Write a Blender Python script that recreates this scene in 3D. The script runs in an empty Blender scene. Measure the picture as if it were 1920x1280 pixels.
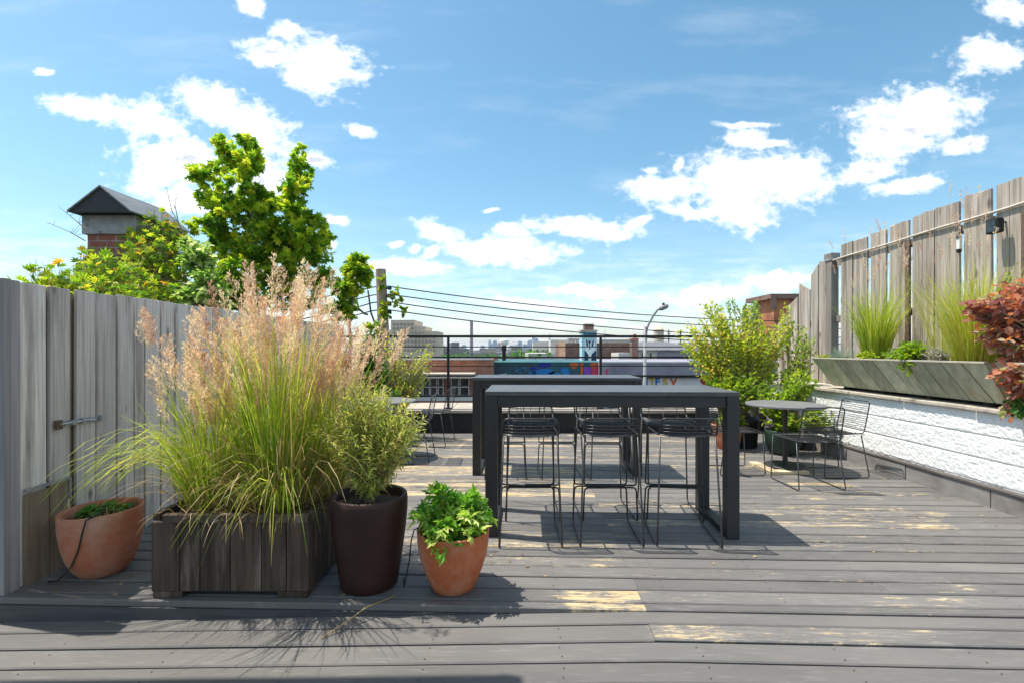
import bpy, math, random
from mathutils import Vector, Matrix, noise as mn
random.seed(11)
SC = bpy.context.scene
COL = SC.collection
F, CX, HY, EH = 907.0, 960.0, 655.0, 1.35      # focal length in photo pixels, principal column, horizon row, eye height
R = math.radians
U = random.uniform
V = Vector


def P(px, py, Y):
    """point in the world at distance Y seen at a photo pixel"""
    return V(((px - CX) * Y / F, Y, EH - (py - HY) * Y / F))


# ------------------------------------------------------------------ mesh builder
class MB:
    def __init__(s):
        s.v, s.f, s.r, s.w = [], [], [], []

    def add(s, vs, fs, rnd=0.5, wear=None):
        o = len(s.v)
        s.v.extend(tuple(p) for p in vs)
        s.f.extend(tuple(i + o for i in f) for f in fs)
        s.r.extend([rnd] * len(vs))
        s.w.extend(wear if wear is not None else [0.0] * len(vs))

    def hexa(s, p, rnd=0.5):
        s.add(p, [(0, 3, 2, 1), (4, 5, 6, 7), (0, 1, 5, 4), (1, 2, 6, 5), (2, 3, 7, 6), (3, 0, 4, 7)], rnd)

    def box(s, x0, x1, y0, y1, z0, z1, rnd=0.5, M=None):
        p = [V(q) for q in ((x0, y0, z0), (x1, y0, z0), (x1, y1, z0), (x0, y1, z0),
                            (x0, y0, z1), (x1, y0, z1), (x1, y1, z1), (x0, y1, z1))]
        if M:
            p = [M @ q for q in p]
        s.hexa(p, rnd)

    def tube(s, pts, r, n=6, closed=False, rnd=0.5, cap=True):
        pts = [V(p) for p in pts]
        m = len(pts)
        rs = r if isinstance(r, (list, tuple)) else [r] * m
        tang = []
        for i in range(m):
            a = pts[(i - 1) % m] if (closed or i > 0) else pts[i]
            b = pts[(i + 1) % m] if (closed or i < m - 1) else pts[i]
            t = (b - a)
            tang.append(t.normalized() if t.length > 1e-9 else V((0, 0, 1)))
        nrm = tang[0].orthogonal().normalized()
        vs, fs = [], []
        for i in range(m):
            t = tang[i]
            nrm = (nrm - t * nrm.dot(t))
            nrm = nrm.normalized() if nrm.length > 1e-6 else t.orthogonal().normalized()
            b = t.cross(nrm)
            for k in range(n):
                a = 2 * math.pi * k / n
                vs.append(pts[i] + (nrm * math.cos(a) + b * math.sin(a)) * rs[i])
        for i in range(m if closed else m - 1):
            j = (i + 1) % m
            for k in range(n):
                l = (k + 1) % n
                fs.append((i * n + k, i * n + l, j * n + l, j * n + k))
        if not closed and cap:
            fs.append(tuple(range(n))[::-1])
            fs.append(tuple((m - 1) * n + k for k in range(n)))
        s.add(vs, fs, rnd)

    def lathe(s, prof, n=32, c=(0, 0, 0), rnd=0.5, wob=0.0, cap=False):
        vs, fs = [], []
        for (r, z) in prof:
            for k in range(n):
                a = 2 * math.pi * k / n
                q = 1 + wob * math.sin(a * 2 + z * 7) + wob * .6 * math.sin(a * 3 + 1)
                vs.append((c[0] + r * q * math.cos(a), c[1] + r * q * math.sin(a), c[2] + z))
        for i in range(len(prof) - 1):
            for k in range(n):
                l = (k + 1) % n
                fs.append((i * n + k, i * n + l, (i + 1) * n + l, (i + 1) * n + k))
        if cap:
            fs.append(tuple(range(n))[::-1])
            fs.append(tuple((len(prof) - 1) * n + k for k in range(n)))
        s.add(vs, fs, rnd)

    def prism(s, poly, y0, y1, rnd=0.5):
        """polygon in x,z pulled through y"""
        n = len(poly)
        vs = [(x, y0, z) for x, z in poly] + [(x, y1, z) for x, z in poly]
        fs = [tuple(range(n)), tuple(range(2 * n - 1, n - 1, -1))]
        fs += [(i, i + n, (i + 1) % n + n, (i + 1) % n) for i in range(n)]
        s.add(vs, fs, rnd)

    def build(s, name, mat, parent=None, base=None, smooth=False, bevel=0, local=False, label=None):
        me = bpy.data.meshes.new(name)
        o = bpy.data.objects.new(name, me)
        off = V((0, 0, 0))
        if parent is not None:
            o.parent = parent
            if not local:
                off = worg(parent)
        elif base is not None:
            off = V(base)
            o.location = off
        me.from_pydata([(p[0] - off.x, p[1] - off.y, p[2] - off.z) for p in s.v], [], s.f)
        a = me.attributes.new('rnd', 'FLOAT', 'POINT')
        a.data.foreach_set('value', s.r)
        if any(s.w):
            a = me.attributes.new('wear', 'FLOAT', 'POINT')
            a.data.foreach_set('value', s.w)
        if smooth:
            me.polygons.foreach_set('use_smooth', [True] * len(me.polygons))
        me.materials.append(mat)
        COL.objects.link(o)
        if bevel:
            b = o.modifiers.new('edge', 'BEVEL')
            b.width, b.segments, b.limit_method = bevel, 2, 'ANGLE'
        if label:
            o['label'] = label
        return o


def worg(o):
    p = V((0, 0, 0))
    while o is not None:
        p = p + o.location
        o = o.parent
    return p


def tag(o, label=None, cat=None, group=None, kind=None):
    if label: o['label'] = label
    if cat: o['category'] = cat
    if group: o['group'] = group
    if kind: o['kind'] = kind
    return o


def thing(name, label, cat, loc=(0, 0, 0), rz=0, group=None):
    o = bpy.data.objects.new(name, None)
    o.empty_display_size = .1
    o.location = loc
    o.rotation_euler.z = rz
    COL.objects.link(o)
    return tag(o, label, cat, group)


def dup(root, loc, rz, label, group=None):
    r = root.copy()
    COL.objects.link(r)
    r.location, r.rotation_euler.z, r['label'] = loc, rz, label
    if group: r['group'] = group
    for ch in list(root.children):
        c = ch.copy()
        COL.objects.link(c)
        c.parent = r
        for g in list(ch.children):
            d = g.copy()
            COL.objects.link(d)
            d.parent = c
    return r


def fillet(pts, rad, seg=4, closed=False):
    pts = [V(p) for p in pts]
    n, out = len(pts), []
    for i in range(n):
        if not closed and i in (0, n - 1):
            out.append(pts[i])
            continue
        a, b, c = pts[(i - 1) % n], pts[i], pts[(i + 1) % n]
        d1, d2 = (a - b), (c - b)
        r = min(rad, d1.length * .48, d2.length * .48)
        p, q = b + d1.normalized() * r, b + d2.normalized() * r
        for k in range(seg + 1):
            t = k / seg
            out.append(p * (1 - t) ** 2 + b * 2 * t * (1 - t) + q * t * t)
    return out


# ------------------------------------------------------------------ materials
def newmat(name):
    m = bpy.data.materials.new(name)
    m.use_nodes = True
    nt = m.node_tree
    nt.nodes.clear()
    out = nt.nodes.new('ShaderNodeOutputMaterial')
    return m, nt, out


def N(nt, t, **kw):
    n = nt.nodes.new(t)
    for k, v in kw.items():
        if k.startswith('i_'):
            key = k[2:]
            key = int(key) if key.isdigit() else key.replace('_', ' ')
            n.inputs[key].default_value = v
        else:
            setattr(n, k, v)
    return n


def rgba(c):
    return (c[0], c[1], c[2], 1)


def mathn(nt, op, a, b=None, c=None, clamp=False):
    n = nt.nodes.new('ShaderNodeMath')
    n.operation, n.use_clamp = op, clamp
    for i, x in enumerate((a, b, c)):
        if x is None: continue
        if isinstance(x, (int, float)): n.inputs[i].default_value = x
        else: nt.links.new(x, n.inputs[i])
    return n.outputs[0]


def mixc(nt, fac, a, b, mode='MIX'):
    n = nt.nodes.new('ShaderNodeMix')
    n.data_type, n.blend_type = 'RGBA', mode
    for i, x in ((0, fac), (6, a), (7, b)):
        if isinstance(x, (int, float)): n.inputs[i].default_value = x
        elif isinstance(x, tuple): n.inputs[i].default_value = rgba(x)
        else: nt.links.new(x, n.inputs[i])
    return n.outputs[2]


def noise_at(nt, stretch, scale=1.0, detail=6.0, rough=.6, coord='Object', off=(0, 0, 0), own=0):
    """own: how far each piece's random number shifts the pattern, so that no grain runs on across a joint"""
    tc = nt.nodes.new('ShaderNodeTexCoord')
    mp = N(nt, 'ShaderNodeMapping')
    mp.inputs['Scale'].default_value = stretch
    mp.inputs['Location'].default_value = off
    nt.links.new(tc.outputs[coord], mp.inputs[0])
    if own:
        at = N(nt, 'ShaderNodeAttribute', attribute_name='rnd')
        ad = N(nt, 'ShaderNodeVectorMath', operation='MULTIPLY_ADD')
        nt.links.new(at.outputs['Fac'], ad.inputs[0])
        ad.inputs[1].default_value = (own, own * .7, own * 1.3)
        nt.links.new(mp.outputs[0], ad.inputs[2])
        mp = ad
    ns = N(nt, 'ShaderNodeTexNoise')
    ns.inputs['Scale'].default_value = scale
    ns.inputs['Detail'].default_value = detail
    ns.inputs['Roughness'].default_value = rough
    nt.links.new(mp.outputs[0], ns.inputs['Vector'])
    return ns.outputs['Fac']


def spread(nt, x, lo, hi):
    n = N(nt, 'ShaderNodeMapRange')
    n.inputs[1].default_value, n.inputs[2].default_value = lo, hi
    nt.links.new(x, n.inputs[0])
    return n.outputs[0]


def surf(name, c1, c2, scale=6, stretch=(1, 1, 1), rough=.75, bump=.2, dist=.004, metal=0, rv=0.0, spec=.4,
         c3=None, s3=2.0, t3=(.55, .75), st3=(1, 1, 1), knots=None):
    m, nt, out = newmat(name)
    bs = N(nt, 'ShaderNodeBsdfPrincipled')
    bs.inputs['Roughness'].default_value = rough
    bs.inputs['Metallic'].default_value = metal
    bs.inputs['Specular IOR Level'].default_value = spec
    n = noise_at(nt, tuple(scale * q for q in stretch), own=60 if rv else 0)
    col = mixc(nt, spread(nt, n, .3, .7), c1, c2)
    if c3:
        n3 = noise_at(nt, tuple(s3 * q for q in st3), off=(3.1, 1.7, 5.2), own=60 if rv else 0)
        col = mixc(nt, spread(nt, n3, t3[0], t3[1]), col, c3)
    if knots:
        tc = N(nt, 'ShaderNodeTexCoord')
        mp = N(nt, 'ShaderNodeMapping')
        mp.inputs['Scale'].default_value = knots
        nt.links.new(tc.outputs['Object'], mp.inputs[0])
        vo = N(nt, 'ShaderNodeTexVoronoi')
        vo.inputs['Scale'].default_value = 1.0
        nt.links.new(mp.outputs[0], vo.inputs['Vector'])
        kf = spread(nt, vo.outputs['Distance'], .13, .05)
        col = mixc(nt, mathn(nt, 'MULTIPLY', kf, .75), col, (.07, .05, .04))
    if rv:
        at = N(nt, 'ShaderNodeAttribute', attribute_name='rnd')
        k = mathn(nt, 'MULTIPLY_ADD', at.outputs['Fac'], rv, 1 - rv / 2)
        h = N(nt, 'ShaderNodeHueSaturation')
        nt.links.new(k, h.inputs['Value'])
        nt.links.new(col, h.inputs['Color'])
        col = h.outputs[0]
    nt.links.new(col, bs.inputs['Base Color'])
    if bump:
        b = N(nt, 'ShaderNodeBump')
        b.inputs['Strength'].default_value = bump
        b.inputs['Distance'].default_value = dist
        nt.links.new(n, b.inputs['Height'])
        nt.links.new(b.outputs[0], bs.inputs['Normal'])
    nt.links.new(bs.outputs[0], out.inputs[0])
    return m


def leafmat(name, stops, trans=.52, rough=.5, tint=1.6):
    m, nt, out = newmat(name)
    at = N(nt, 'ShaderNodeAttribute', attribute_name='rnd')
    cr = N(nt, 'ShaderNodeValToRGB')
    e = cr.color_ramp.elements
    while len(e) < len(stops): e.new(.5)
    for i, (p, c) in enumerate(stops):
        e[i].position, e[i].color = p, rgba(c)
    nt.links.new(at.outputs['Fac'], cr.inputs[0])
    bs = N(nt, 'ShaderNodeBsdfPrincipled')
    bs.inputs['Roughness'].default_value = rough
    bs.inputs['Specular IOR Level'].default_value = .3
    nt.links.new(cr.outputs[0], bs.inputs['Base Color'])
    tr = N(nt, 'ShaderNodeBsdfTranslucent')
    tc = mixc(nt, 1.0, cr.outputs[0], (tint, tint * 1.02, tint * .7), 'MULTIPLY')
    nt.links.new(tc, tr.inputs[0])
    mx = N(nt, 'ShaderNodeMixShader')
    mx.inputs[0].default_value = trans
    nt.links.new(bs.outputs[0], mx.inputs[1])
    nt.links.new(tr.outputs[0], mx.inputs[2])
    nt.links.new(mx.outputs[0], out.inputs[0])
    return m


def brickmat(name, c1, c2, mortar, w=.21, h=.07, rough=.85, msize=.012):
    m, nt, out = newmat(name)
    tc = N(nt, 'ShaderNodeTexCoord')
    sx = N(nt, 'ShaderNodeSeparateXYZ')
    nt.links.new(tc.outputs['Object'], sx.inputs[0])
    cb = N(nt, 'ShaderNodeCombineXYZ')
    nt.links.new(mathn(nt, 'ADD', sx.outputs[0], sx.outputs[1]), cb.inputs[0])
    nt.links.new(sx.outputs[2], cb.inputs[1])
    bt = N(nt, 'ShaderNodeTexBrick')
    bt.inputs['Color1'].default_value, bt.inputs['Color2'].default_value = rgba(c1), rgba(c2)
    bt.inputs['Mortar'].default_value = rgba(mortar)
    bt.inputs['Scale'].default_value = 1
    bt.inputs['Mortar Size'].default_value = msize
    bt.inputs['Brick Width'].default_value, bt.inputs['Row Height'].default_value = w, h
    nt.links.new(cb.outputs[0], bt.inputs[0])
    n = noise_at(nt, (2, 2, 2))
    col = mixc(nt, spread(nt, n, .35, .75), bt.outputs[0], (c1[0] * .55, c1[1] * .55, c1[2] * .55))
    bs = N(nt, 'ShaderNodeBsdfPrincipled')
    bs.inputs['Roughness'].default_value = rough
    nt.links.new(col, bs.inputs['Base Color'])
    b = N(nt, 'ShaderNodeBump', invert=True)
    b.inputs['Strength'].default_value, b.inputs['Distance'].default_value = .5, .01
    nt.links.new(bt.outputs['Fac'], b.inputs['Height'])
    nt.links.new(b.outputs[0], bs.inputs['Normal'])
    nt.links.new(bs.outputs[0], out.inputs[0])
    return m


def deckmat(name):
    m, nt, out = newmat(name)
    at = N(nt, 'ShaderNodeAttribute', attribute_name='rnd').outputs['Fac']
    wr = N(nt, 'ShaderNodeAttribute', attribute_name='wear').outputs['Fac']
    # old paint: two greys in broad clouds, each board slightly its own
    n0 = noise_at(nt, (.8, 2.5, 1), 1.0, 5)
    col = mixc(nt, spread(nt, n0, .3, .7), (.120, .113, .110), (.176, .164, .153))
    h = N(nt, 'ShaderNodeHueSaturation')
    nt.links.new(mathn(nt, 'MULTIPLY_ADD', at, .26, .87), h.inputs['Value'])
    nt.links.new(col, h.inputs['Color'])
    col = h.outputs[0]
    # dusty light scuffs along the grain
    ns = noise_at(nt, (6, 60, 1), 1.0, 8, .72, off=(4, 1, 0), own=40)
    sc = spread(nt, mathn(nt, 'MULTIPLY_ADD', wr, .20, ns), .58, .74)
    col = mixc(nt, mathn(nt, 'MULTIPLY', sc, .30), col, (.38, .36, .335))
    # bare wood where paint has gone: long streaks broken up by fine flakes
    nw = noise_at(nt, (2.6, 30, 1), 1.0, 9, .72, off=(1.3, 0, 2), own=50)
    fl = noise_at(nt, (16, 70, 1), 1.0, 6, .7, off=(5.3, 0, 7), own=30)
    nw = mathn(nt, 'MULTIPLY_ADD', mathn(nt, 'SUBTRACT', fl, .5), .55, nw)
    mask = mathn(nt, 'MULTIPLY', mathn(nt, 'SUBTRACT', mathn(nt, 'MULTIPLY_ADD', wr, .46, nw), .80), 9, clamp=True)
    nc = noise_at(nt, (6, 60, 1), 1.0, 5, .6, off=(9, 3, 0), own=20)
    wood = mixc(nt, spread(nt, nc, .3, .7), (.42, .28, .13), (.66, .54, .34))
    col = mixc(nt, mask, col, wood)
    # small chips of bare wood everywhere
    chip = mathn(nt, 'MULTIPLY', mathn(nt, 'SUBTRACT', mathn(nt, 'MULTIPLY_ADD', wr, .10, fl), .735), 14, clamp=True)
    col = mixc(nt, mathn(nt, 'MULTIPLY', chip, .8), col, wood)
    # dark specks and stains
    nd = noise_at(nt, (3, 7, 1), 2.0, 4, .5, off=(7, 7, 0))
    col = mixc(nt, mathn(nt, 'MULTIPLY', spread(nt, nd, .62, .8), .45), col, (.10, .085, .07))
    bs = N(nt, 'ShaderNodeBsdfPrincipled')
    bs.inputs['Roughness'].default_value = .62
    bs.inputs['Specular IOR Level'].default_value = .35
    nt.links.new(col, bs.inputs['Base Color'])
    b = N(nt, 'ShaderNodeBump')
    b.inputs['Strength'].default_value, b.inputs['Distance'].default_value = .35, .002
    g = noise_at(nt, (4, 120, 1), 1.0, 5, .6)
    nt.links.new(mathn(nt, 'SUBTRACT', g, mathn(nt, 'MULTIPLY', mask, .6)), b.inputs['Height'])
    nt.links.new(b.outputs[0], bs.inputs['Normal'])
    nt.links.new(bs.outputs[0], out.inputs[0])
    return m


M = {}
M['deck'] = deckmat('deck_paint')
M['fascia'] = surf('fascia_paint', (.05, .05, .055), (.08, .08, .085), 4, (1, 8, 8), rough=.6)
M['membrane'] = surf('roof_membrane', (.03, .03, .03), (.05, .05, .05), 3)
M['fence'] = surf('weathered_plank', (.47, .425, .385), (.80, .735, .67), 1, (70, 70, 1.5), rv=.34, bump=.45, dist=.006,
                  c3=(.22, .175, .14), s3=1.0, st3=(11, 11, .8), t3=(.52, .74), knots=(4, 5.5, 2.2))
M['fencedark'] = surf('weathered_post', (.24, .22, .225), (.36, .335, .33), 1, (26, 26, 1.1), rv=.3, bump=.4, dist=.006)
M['fencewarm'] = surf('brown_plank', (.19, .13, .085), (.30, .22, .15), 1, (26, 26, 1.1), rv=.3, bump=.4, dist=.006)
M['fence2'] = surf('sunbleached_plank', (.25, .205, .165), (.60, .53, .45), 1, (24, 24, .9), rv=.34, bump=.6, dist=.01,
                   c3=(.17, .125, .09), s3=1.0, st3=(12, 12, .8), t3=(.50, .74), knots=(4, 4.5, 1.8))
M['fence2dark'] = surf('sunbleached_post', (.16, .145, .125), (.27, .24, .21), 1, (24, 24, .9), rv=.3, bump=.6, dist=.01)
M['boxwood'] = surf('dark_planter_wood', (.022, .0135, .009), (.088, .060, .042), 1, (26, 26, 1.6), rv=1.0, bump=.7, dist=.006,
                    c3=(.20, .155, .12), s3=1.0, st3=(9, 9, 1.3), t3=(.54, .72))
M['greenwood'] = surf('mossy_planter_wood', (.30, .31, .20), (.56, .53, .40), 1, (18, 18, 1.6), rv=.55, bump=.5, dist=.006,
                      c3=(.36, .25, .15), s3=1.0, st3=(5, 5, 2), t3=(.58, .72))
M['rimwood'] = surf('bleached_rim', (.36, .32, .26), (.5, .45, .37), 1, (3, 20, 20), bump=.3)
M['terra'] = surf('terracotta', (.42, .105, .035), (.50, .145, .055), 5, (1, 1, 2.2), rough=.7, bump=.12,
                  c3=(.58, .36, .26), s3=3.6, t3=(.50, .80), st3=(1, 1, .7))
M['terra2'] = surf('terracotta_old', (.38, .12, .06), (.46, .165, .085), 5, (1, 1, 2.2), rough=.75, bump=.12,
                   c3=(.54, .34, .25), s3=4, t3=(.48, .80))
M['brownpot'] = surf('brown_glaze', (.028, .0105, .008), (.048, .019, .014), 4, (1, 1, 1.6), rough=.55, bump=.1, spec=.35,
                     c3=(.09, .05, .04), s3=5, t3=(.64, .86))
M['greenpot'] = surf('green_glaze', (.015, .035, .025), (.03, .06, .04), 4, rough=.4, bump=.05)
M['blackpot'] = surf('black_plastic', (.012, .012, .013), (.025, .025, .026), 6, rough=.5, bump=.05)
M['soil'] = surf('soil', (.03, .02, .014), (.09, .065, .045), 30, bump=1, dist=.02)
M['table'] = surf('black_powdercoat', (.024, .025, .028), (.032, .033, .036), 6, rough=.48, bump=.03, dist=.001, spec=.45)
M['tabletop'] = surf('black_tabletop_sheen', (.055, .055, .058), (.085, .084, .085), 5, (1, 6, 1), rough=.40, bump=.03, dist=.001, spec=.5,  # lighter than the table frame: sky sheen put into the base colour
                      c3=(.16, .155, .145), s3=7, t3=(.56, .80), st3=(.6, 1, 1))
M['wire'] = surf('black_wire', (.022, .022, .024), (.04, .04, .042), 20, rough=.34, bump=0, spec=.5)
M['tabletop2'] = surf('grey_cafe_top', (.15, .15, .155), (.21, .21, .215), 4, rough=.45, bump=.03, spec=.5)
M['wood_raw'] = surf('raw_lumber', (.55, .42, .25), (.7, .58, .38), 1, (3, 30, 30), bump=.3)
M['white'] = surf('white_masonry_paint', (.76, .76, .75), (.86, .86, .85), 30, rough=.8, bump=.6, dist=.006,
                  c3=(.34, .34, .36), s3=30, t3=(.64, .70), st3=(1, .7, 1.2))
M['curb'] = surf('grey_curb', (.20, .185, .175), (.30, .28, .265), 3, (1, 1, 3), bump=.3, c3=(.13, .105, .09), s3=3, t3=(.5, .75))
M['curbtop'] = surf('dark_curb_edge', (.075, .065, .06), (.14, .125, .115), 4, bump=.4)
M['ledge'] = surf('stone_ledge', (.36, .31, .25), (.56, .5, .42), 9, bump=.6, dist=.01, c3=(.17, .14, .12), s3=6, t3=(.55, .7))
M['coping'] = surf('parapet_stone', (.40, .335, .27), (.53, .455, .375), 3, (1, 3, 1), bump=.2, c3=(.24, .22, .2), s3=2, t3=(.5, .75))
M['black'] = surf('black_paint', (.010, .010, .011), (.022, .022, .023), 3, rough=.6, bump=.1)
M['rail'] = surf('black_rail', (.012, .012, .013), (.02, .02, .021), 10, rough=.5, bump=0)
M['steel'] = surf('galvanised', (.38, .39, .40), (.52, .53, .54), 12, rough=.4, metal=.8, bump=.05)
M['lampgrey'] = surf('grey_lamp_paint', (.22, .22, .23), (.30, .30, .31), 5, rough=.5, bump=0)
M['steeldark'] = surf('tarnished_screw', (.05, .045, .04), (.12, .10, .09), 30, rough=.6, metal=.5, bump=0)
M['rust'] = surf('rusty_metal', (.10, .06, .04), (.2, .13, .09), 20, rough=.8, bump=.1)
M['sheet'] = surf('roof_sheet', (.16, .165, .175), (.30, .31, .32), 4, (6, .6, 1), rough=.55, metal=.4, bump=.05)
M['gableshade'] = surf('gable_shade_black', (.018, .018, .02), (.035, .035, .037), 5, rough=.6)
M['concrete'] = surf('old_concrete', (.26, .27, .28), (.42, .42, .42), 6, bump=.3, c3=(.15, .15, .15), s3=5, t3=(.55, .7))
M['brick'] = brickmat('chimney_brick', (.36, .12, .075), (.27, .085, .055), (.42, .38, .33), .30, .11)
M['brick2'] = brickmat('street_brick', (.50, .17, .085), (.40, .125, .065), (.42, .30, .24))
M['brick3'] = brickmat('brown_brick', (.27, .13, .085), (.21, .10, .07), (.3, .24, .2))
M['brick4'] = brickmat('painted_sunlit_brick', (.52, .29, .17), (.45, .24, .14), (.5, .4, .3))  # lighter orange copy of the brown brick, painting in a sunlit side
M['conduit'] = surf('pale_conduit', (.5, .45, .38), (.62, .56, .48), 8, bump=.1)
M['bark'] = surf('bark', (.10, .08, .06), (.19, .155, .12), 1, (20, 20, 4), bump=.6, dist=.01)
M['twig'] = surf('twig', (.22, .17, .09), (.34, .27, .15), 20, bump=.2)
M['birch'] = surf('pale_stem', (.36, .30, .24), (.5, .44, .36), 14, bump=.2)
M['pole'] = surf('utility_pole_wood', (.30, .215, .16), (.46, .35, .27), 1, (10, 10, 1.2), bump=.5, dist=.01)
M['cable'] = surf('cable_black', (.02, .02, .022), (.03, .03, .03), 5, bump=0)
M['whitepaint'] = surf('white_trim', (.68, .68, .66), (.78, .78, .76), 3, bump=.05)
M['glass'] = surf('dark_window_glass', (.02, .025, .03), (.05, .06, .06), .8, rough=.08, bump=0, spec=.6)
M['beige'] = surf('beige_block', (.56, .46, .34), (.64, .53, .40), .08, bump=0)
M['beigedark'] = surf('dark_beige_window', (.26, .22, .17), (.32, .27, .21), .5, bump=0)  # darker beige, low contrast with the wall
M['grime'] = surf('grey_wall', (.27, .26, .30), (.36, .34, .38), 1.1, (1, 1, 3), bump=.1, c3=(.20, .17, .24), s3=.9, t3=(.45, .7))
M['cream'] = surf('cream_siding', (.62, .58, .5), (.7, .66, .58), .6, bump=0)
M['lilac'] = surf('grey_siding', (.30, .30, .36), (.36, .36, .42), 1, (1, 1, 6), bump=.05)
M['roofgrey'] = surf('grey_shingle', (.12, .125, .14), (.18, .18, .2), 3, bump=.2)
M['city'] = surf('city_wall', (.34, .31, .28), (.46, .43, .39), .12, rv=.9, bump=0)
M['tower'] = surf('tower_glass_sky_tint', (.19, .27, .38), (.27, .35, .46), .02, rv=.5, bump=0)  # sky reflection and haze put into the blue base colour
M['street'] = surf('asphalt', (.045, .045, .047), (.07, .07, .07), .5, bump=0)
M['teal'] = surf('teal_mural_paint', (.02, .10, .12), (.035, .17, .19), .9, bump=.05, c3=(.06, .05, .11), s3=.8, t3=(.45, .65))
M['tealtrim'] = surf('pale_teal_trim', (.25, .55, .5), (.35, .65, .6), 1, bump=0)


def flat(name, c):
    return surf(name, tuple(q * .85 for q in c), c, 2.5, bump=0, rough=.8)


M['blue'] = flat('blue_mural_paint', (.01, .04, .42))
M['sky_blue'] = flat('bright_blue_mural_paint', (.02, .22, .55))
M['orange'] = flat('orange_mural_paint', (.75, .14, .03))
M['red'] = flat('red_mural_paint', (.55, .03, .03))
M['pink'] = flat('pink_mural_paint', (.72, .06, .16))
M['purple'] = flat('purple_mural_paint', (.27, .09, .5))
M['yellow'] = flat('yellow_mural_paint', (.75, .48, .05))
M['paleblue'] = flat('pale_blue_mural_paint', (.45, .66, .74))
M['mpaint'] = flat('white_mural_paint', (.8, .8, .82))
M['navy'] = flat('navy_mural_paint', (.02, .04, .09))
M['midblue'] = flat('mid_blue_mural_paint', (.06, .22, .36))
M['orangewall'] = surf('stained_orange_wall', (.34, .12, .05), (.5, .21, .08), 1.5, (1, 1, .5), bump=.1, c3=(.22, .08, .05), s3=1, t3=(.5, .7))

M['maple'] = leafmat('maple_leaf', [(0, (.09, .21, .02)), (.35, (.20, .37, .025)), (.7, (.40, .53, .035)), (1, (.64, .62, .06))])
M['creeper'] = leafmat('creeper_leaf', [(0, (.09, .20, .018)), (.55, (.25, .40, .025)), (.9, (.52, .54, .035)), (1, (.66, .36, .05))])
M['varieg'] = leafmat('variegated_leaf', [(0, (.08, .19, .025)), (.45, (.20, .34, .06)), (.8, (.42, .52, .20)), (1, (.70, .73, .48))])
M['blade'] = leafmat('grass_blade', [(0, (.14, .25, .025)), (.4, (.34, .46, .04)), (.75, (.56, .54, .10)), (1, (.66, .52, .22))], .5)
M['straw'] = leafmat('dry_straw', [(0, (.26, .16, .06)), (.6, (.46, .32, .13)), (1, (.58, .46, .26))], .3, tint=1.2)
M['plume'] = leafmat('grass_plume', [(0, (.56, .31, .27)), (.5, (.84, .60, .51)), (1, (.92, .79, .65))], .52, .8, 1.2)
M['olive'] = leafmat('olive_leaf', [(0, (.24, .31, .06)), (.5, (.48, .53, .12)), (.85, (.68, .66, .22)), (1, (.64, .46, .16))], .45)
M['celery'] = leafmat('bright_leaf', [(0, (.07, .21, .022)), (.4, (.19, .40, .035)), (.75, (.40, .56, .08)), (1, (.68, .70, .26))], .4)
M['loose'] = leafmat('loose_shrub_leaf', [(0, (.14, .25, .025)), (.5, (.34, .45, .04)), (.85, (.58, .58, .06)), (1, (.64, .42, .14))])
M['lime'] = leafmat('lime_leaf', [(0, (.09, .2, .015)), (.6, (.24, .36, .02)), (1, (.42, .44, .04))])
M['deepgreen'] = leafmat('deep_green_leaf', [(0, (.035, .12, .018)), (.6, (.08, .22, .03)), (1, (.17, .33, .04))], .35)
M['smoke'] = leafmat('purple_leaf', [(0, (.24, .09, .10)), (.3, (.42, .17, .15)), (.65, (.74, .23, .07)), (.88, (.60, .44, .40)), (1, (.34, .36, .12))], .5, .6, 1.35)
M['silver'] = leafmat('silver_leaf', [(0, (.24, .26, .2)), (1, (.5, .46, .42))], .3)
M['fescue'] = leafmat('blue_fescue', [(0, (.16, .24, .2)), (1, (.34, .42, .34))], .3)


# ------------------------------------------------------------------ foliage generators
def leaf(mb, p, d, n, L, W, rnd, kind='diamond'):
    d = d.normalized()
    s = d.cross(n)
    s = s.normalized() if s.length > 1e-5 else d.orthogonal().normalized()
    n = s.cross(d)
    if kind == 'diamond':
        mb.add([p, p + d * .45 * L + s * W * .5 + n * W * .12, p + d * L - n * L * .12, p + d * .45 * L - s * W * .5 + n * W * .12],
               [(0, 1, 2), (0, 2, 3)], rnd)
    elif kind == 'oval':
        w, k = W * .5, W * .14
        mb.add([p, p + d * .28 * L + s * w * .85 + n * k, p + d * .68 * L + s * w * .9 + n * k, p + d * L - n * L * .1,
                p + d * .68 * L - s * w * .9 + n * k, p + d * .28 * L - s * w * .85 + n * k], [(0, 1, 2, 3), (0, 3, 4, 5)], rnd)
    elif kind == 'lobed':
        w = W * .5
        mb.add([p, p + d * .55 * L + s * w - n * w * .15, p + d * .55 * L + s * w * .38 + n * .05 * W, p + d * L - n * L * .15,
                p + d * .55 * L - s * w * .38 + n * .05 * W, p + d * .55 * L - s * w - n * w * .15],
               [(0, 1, 2), (0, 2, 3), (0, 3, 4), (0, 4, 5)], rnd)
    elif kind == 'palmate':
        for a in (-1.15, -.55, 0, .55, 1.15):
            dd = d * math.cos(a) + s * math.sin(a)
            leaf(mb, p, dd, n, L * (1 - .22 * abs(a)), W, min(1, max(0, rnd + U(-.08, .08))), 'diamond')


def rdir():
    while True:
        q = V((U(-1, 1), U(-1, 1), U(-1, 1)))
        if .05 < q.length < 1: return q.normalized()


def inball(bias=2.3):
    return rdir() * (random.random() ** (1 / bias))


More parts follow.
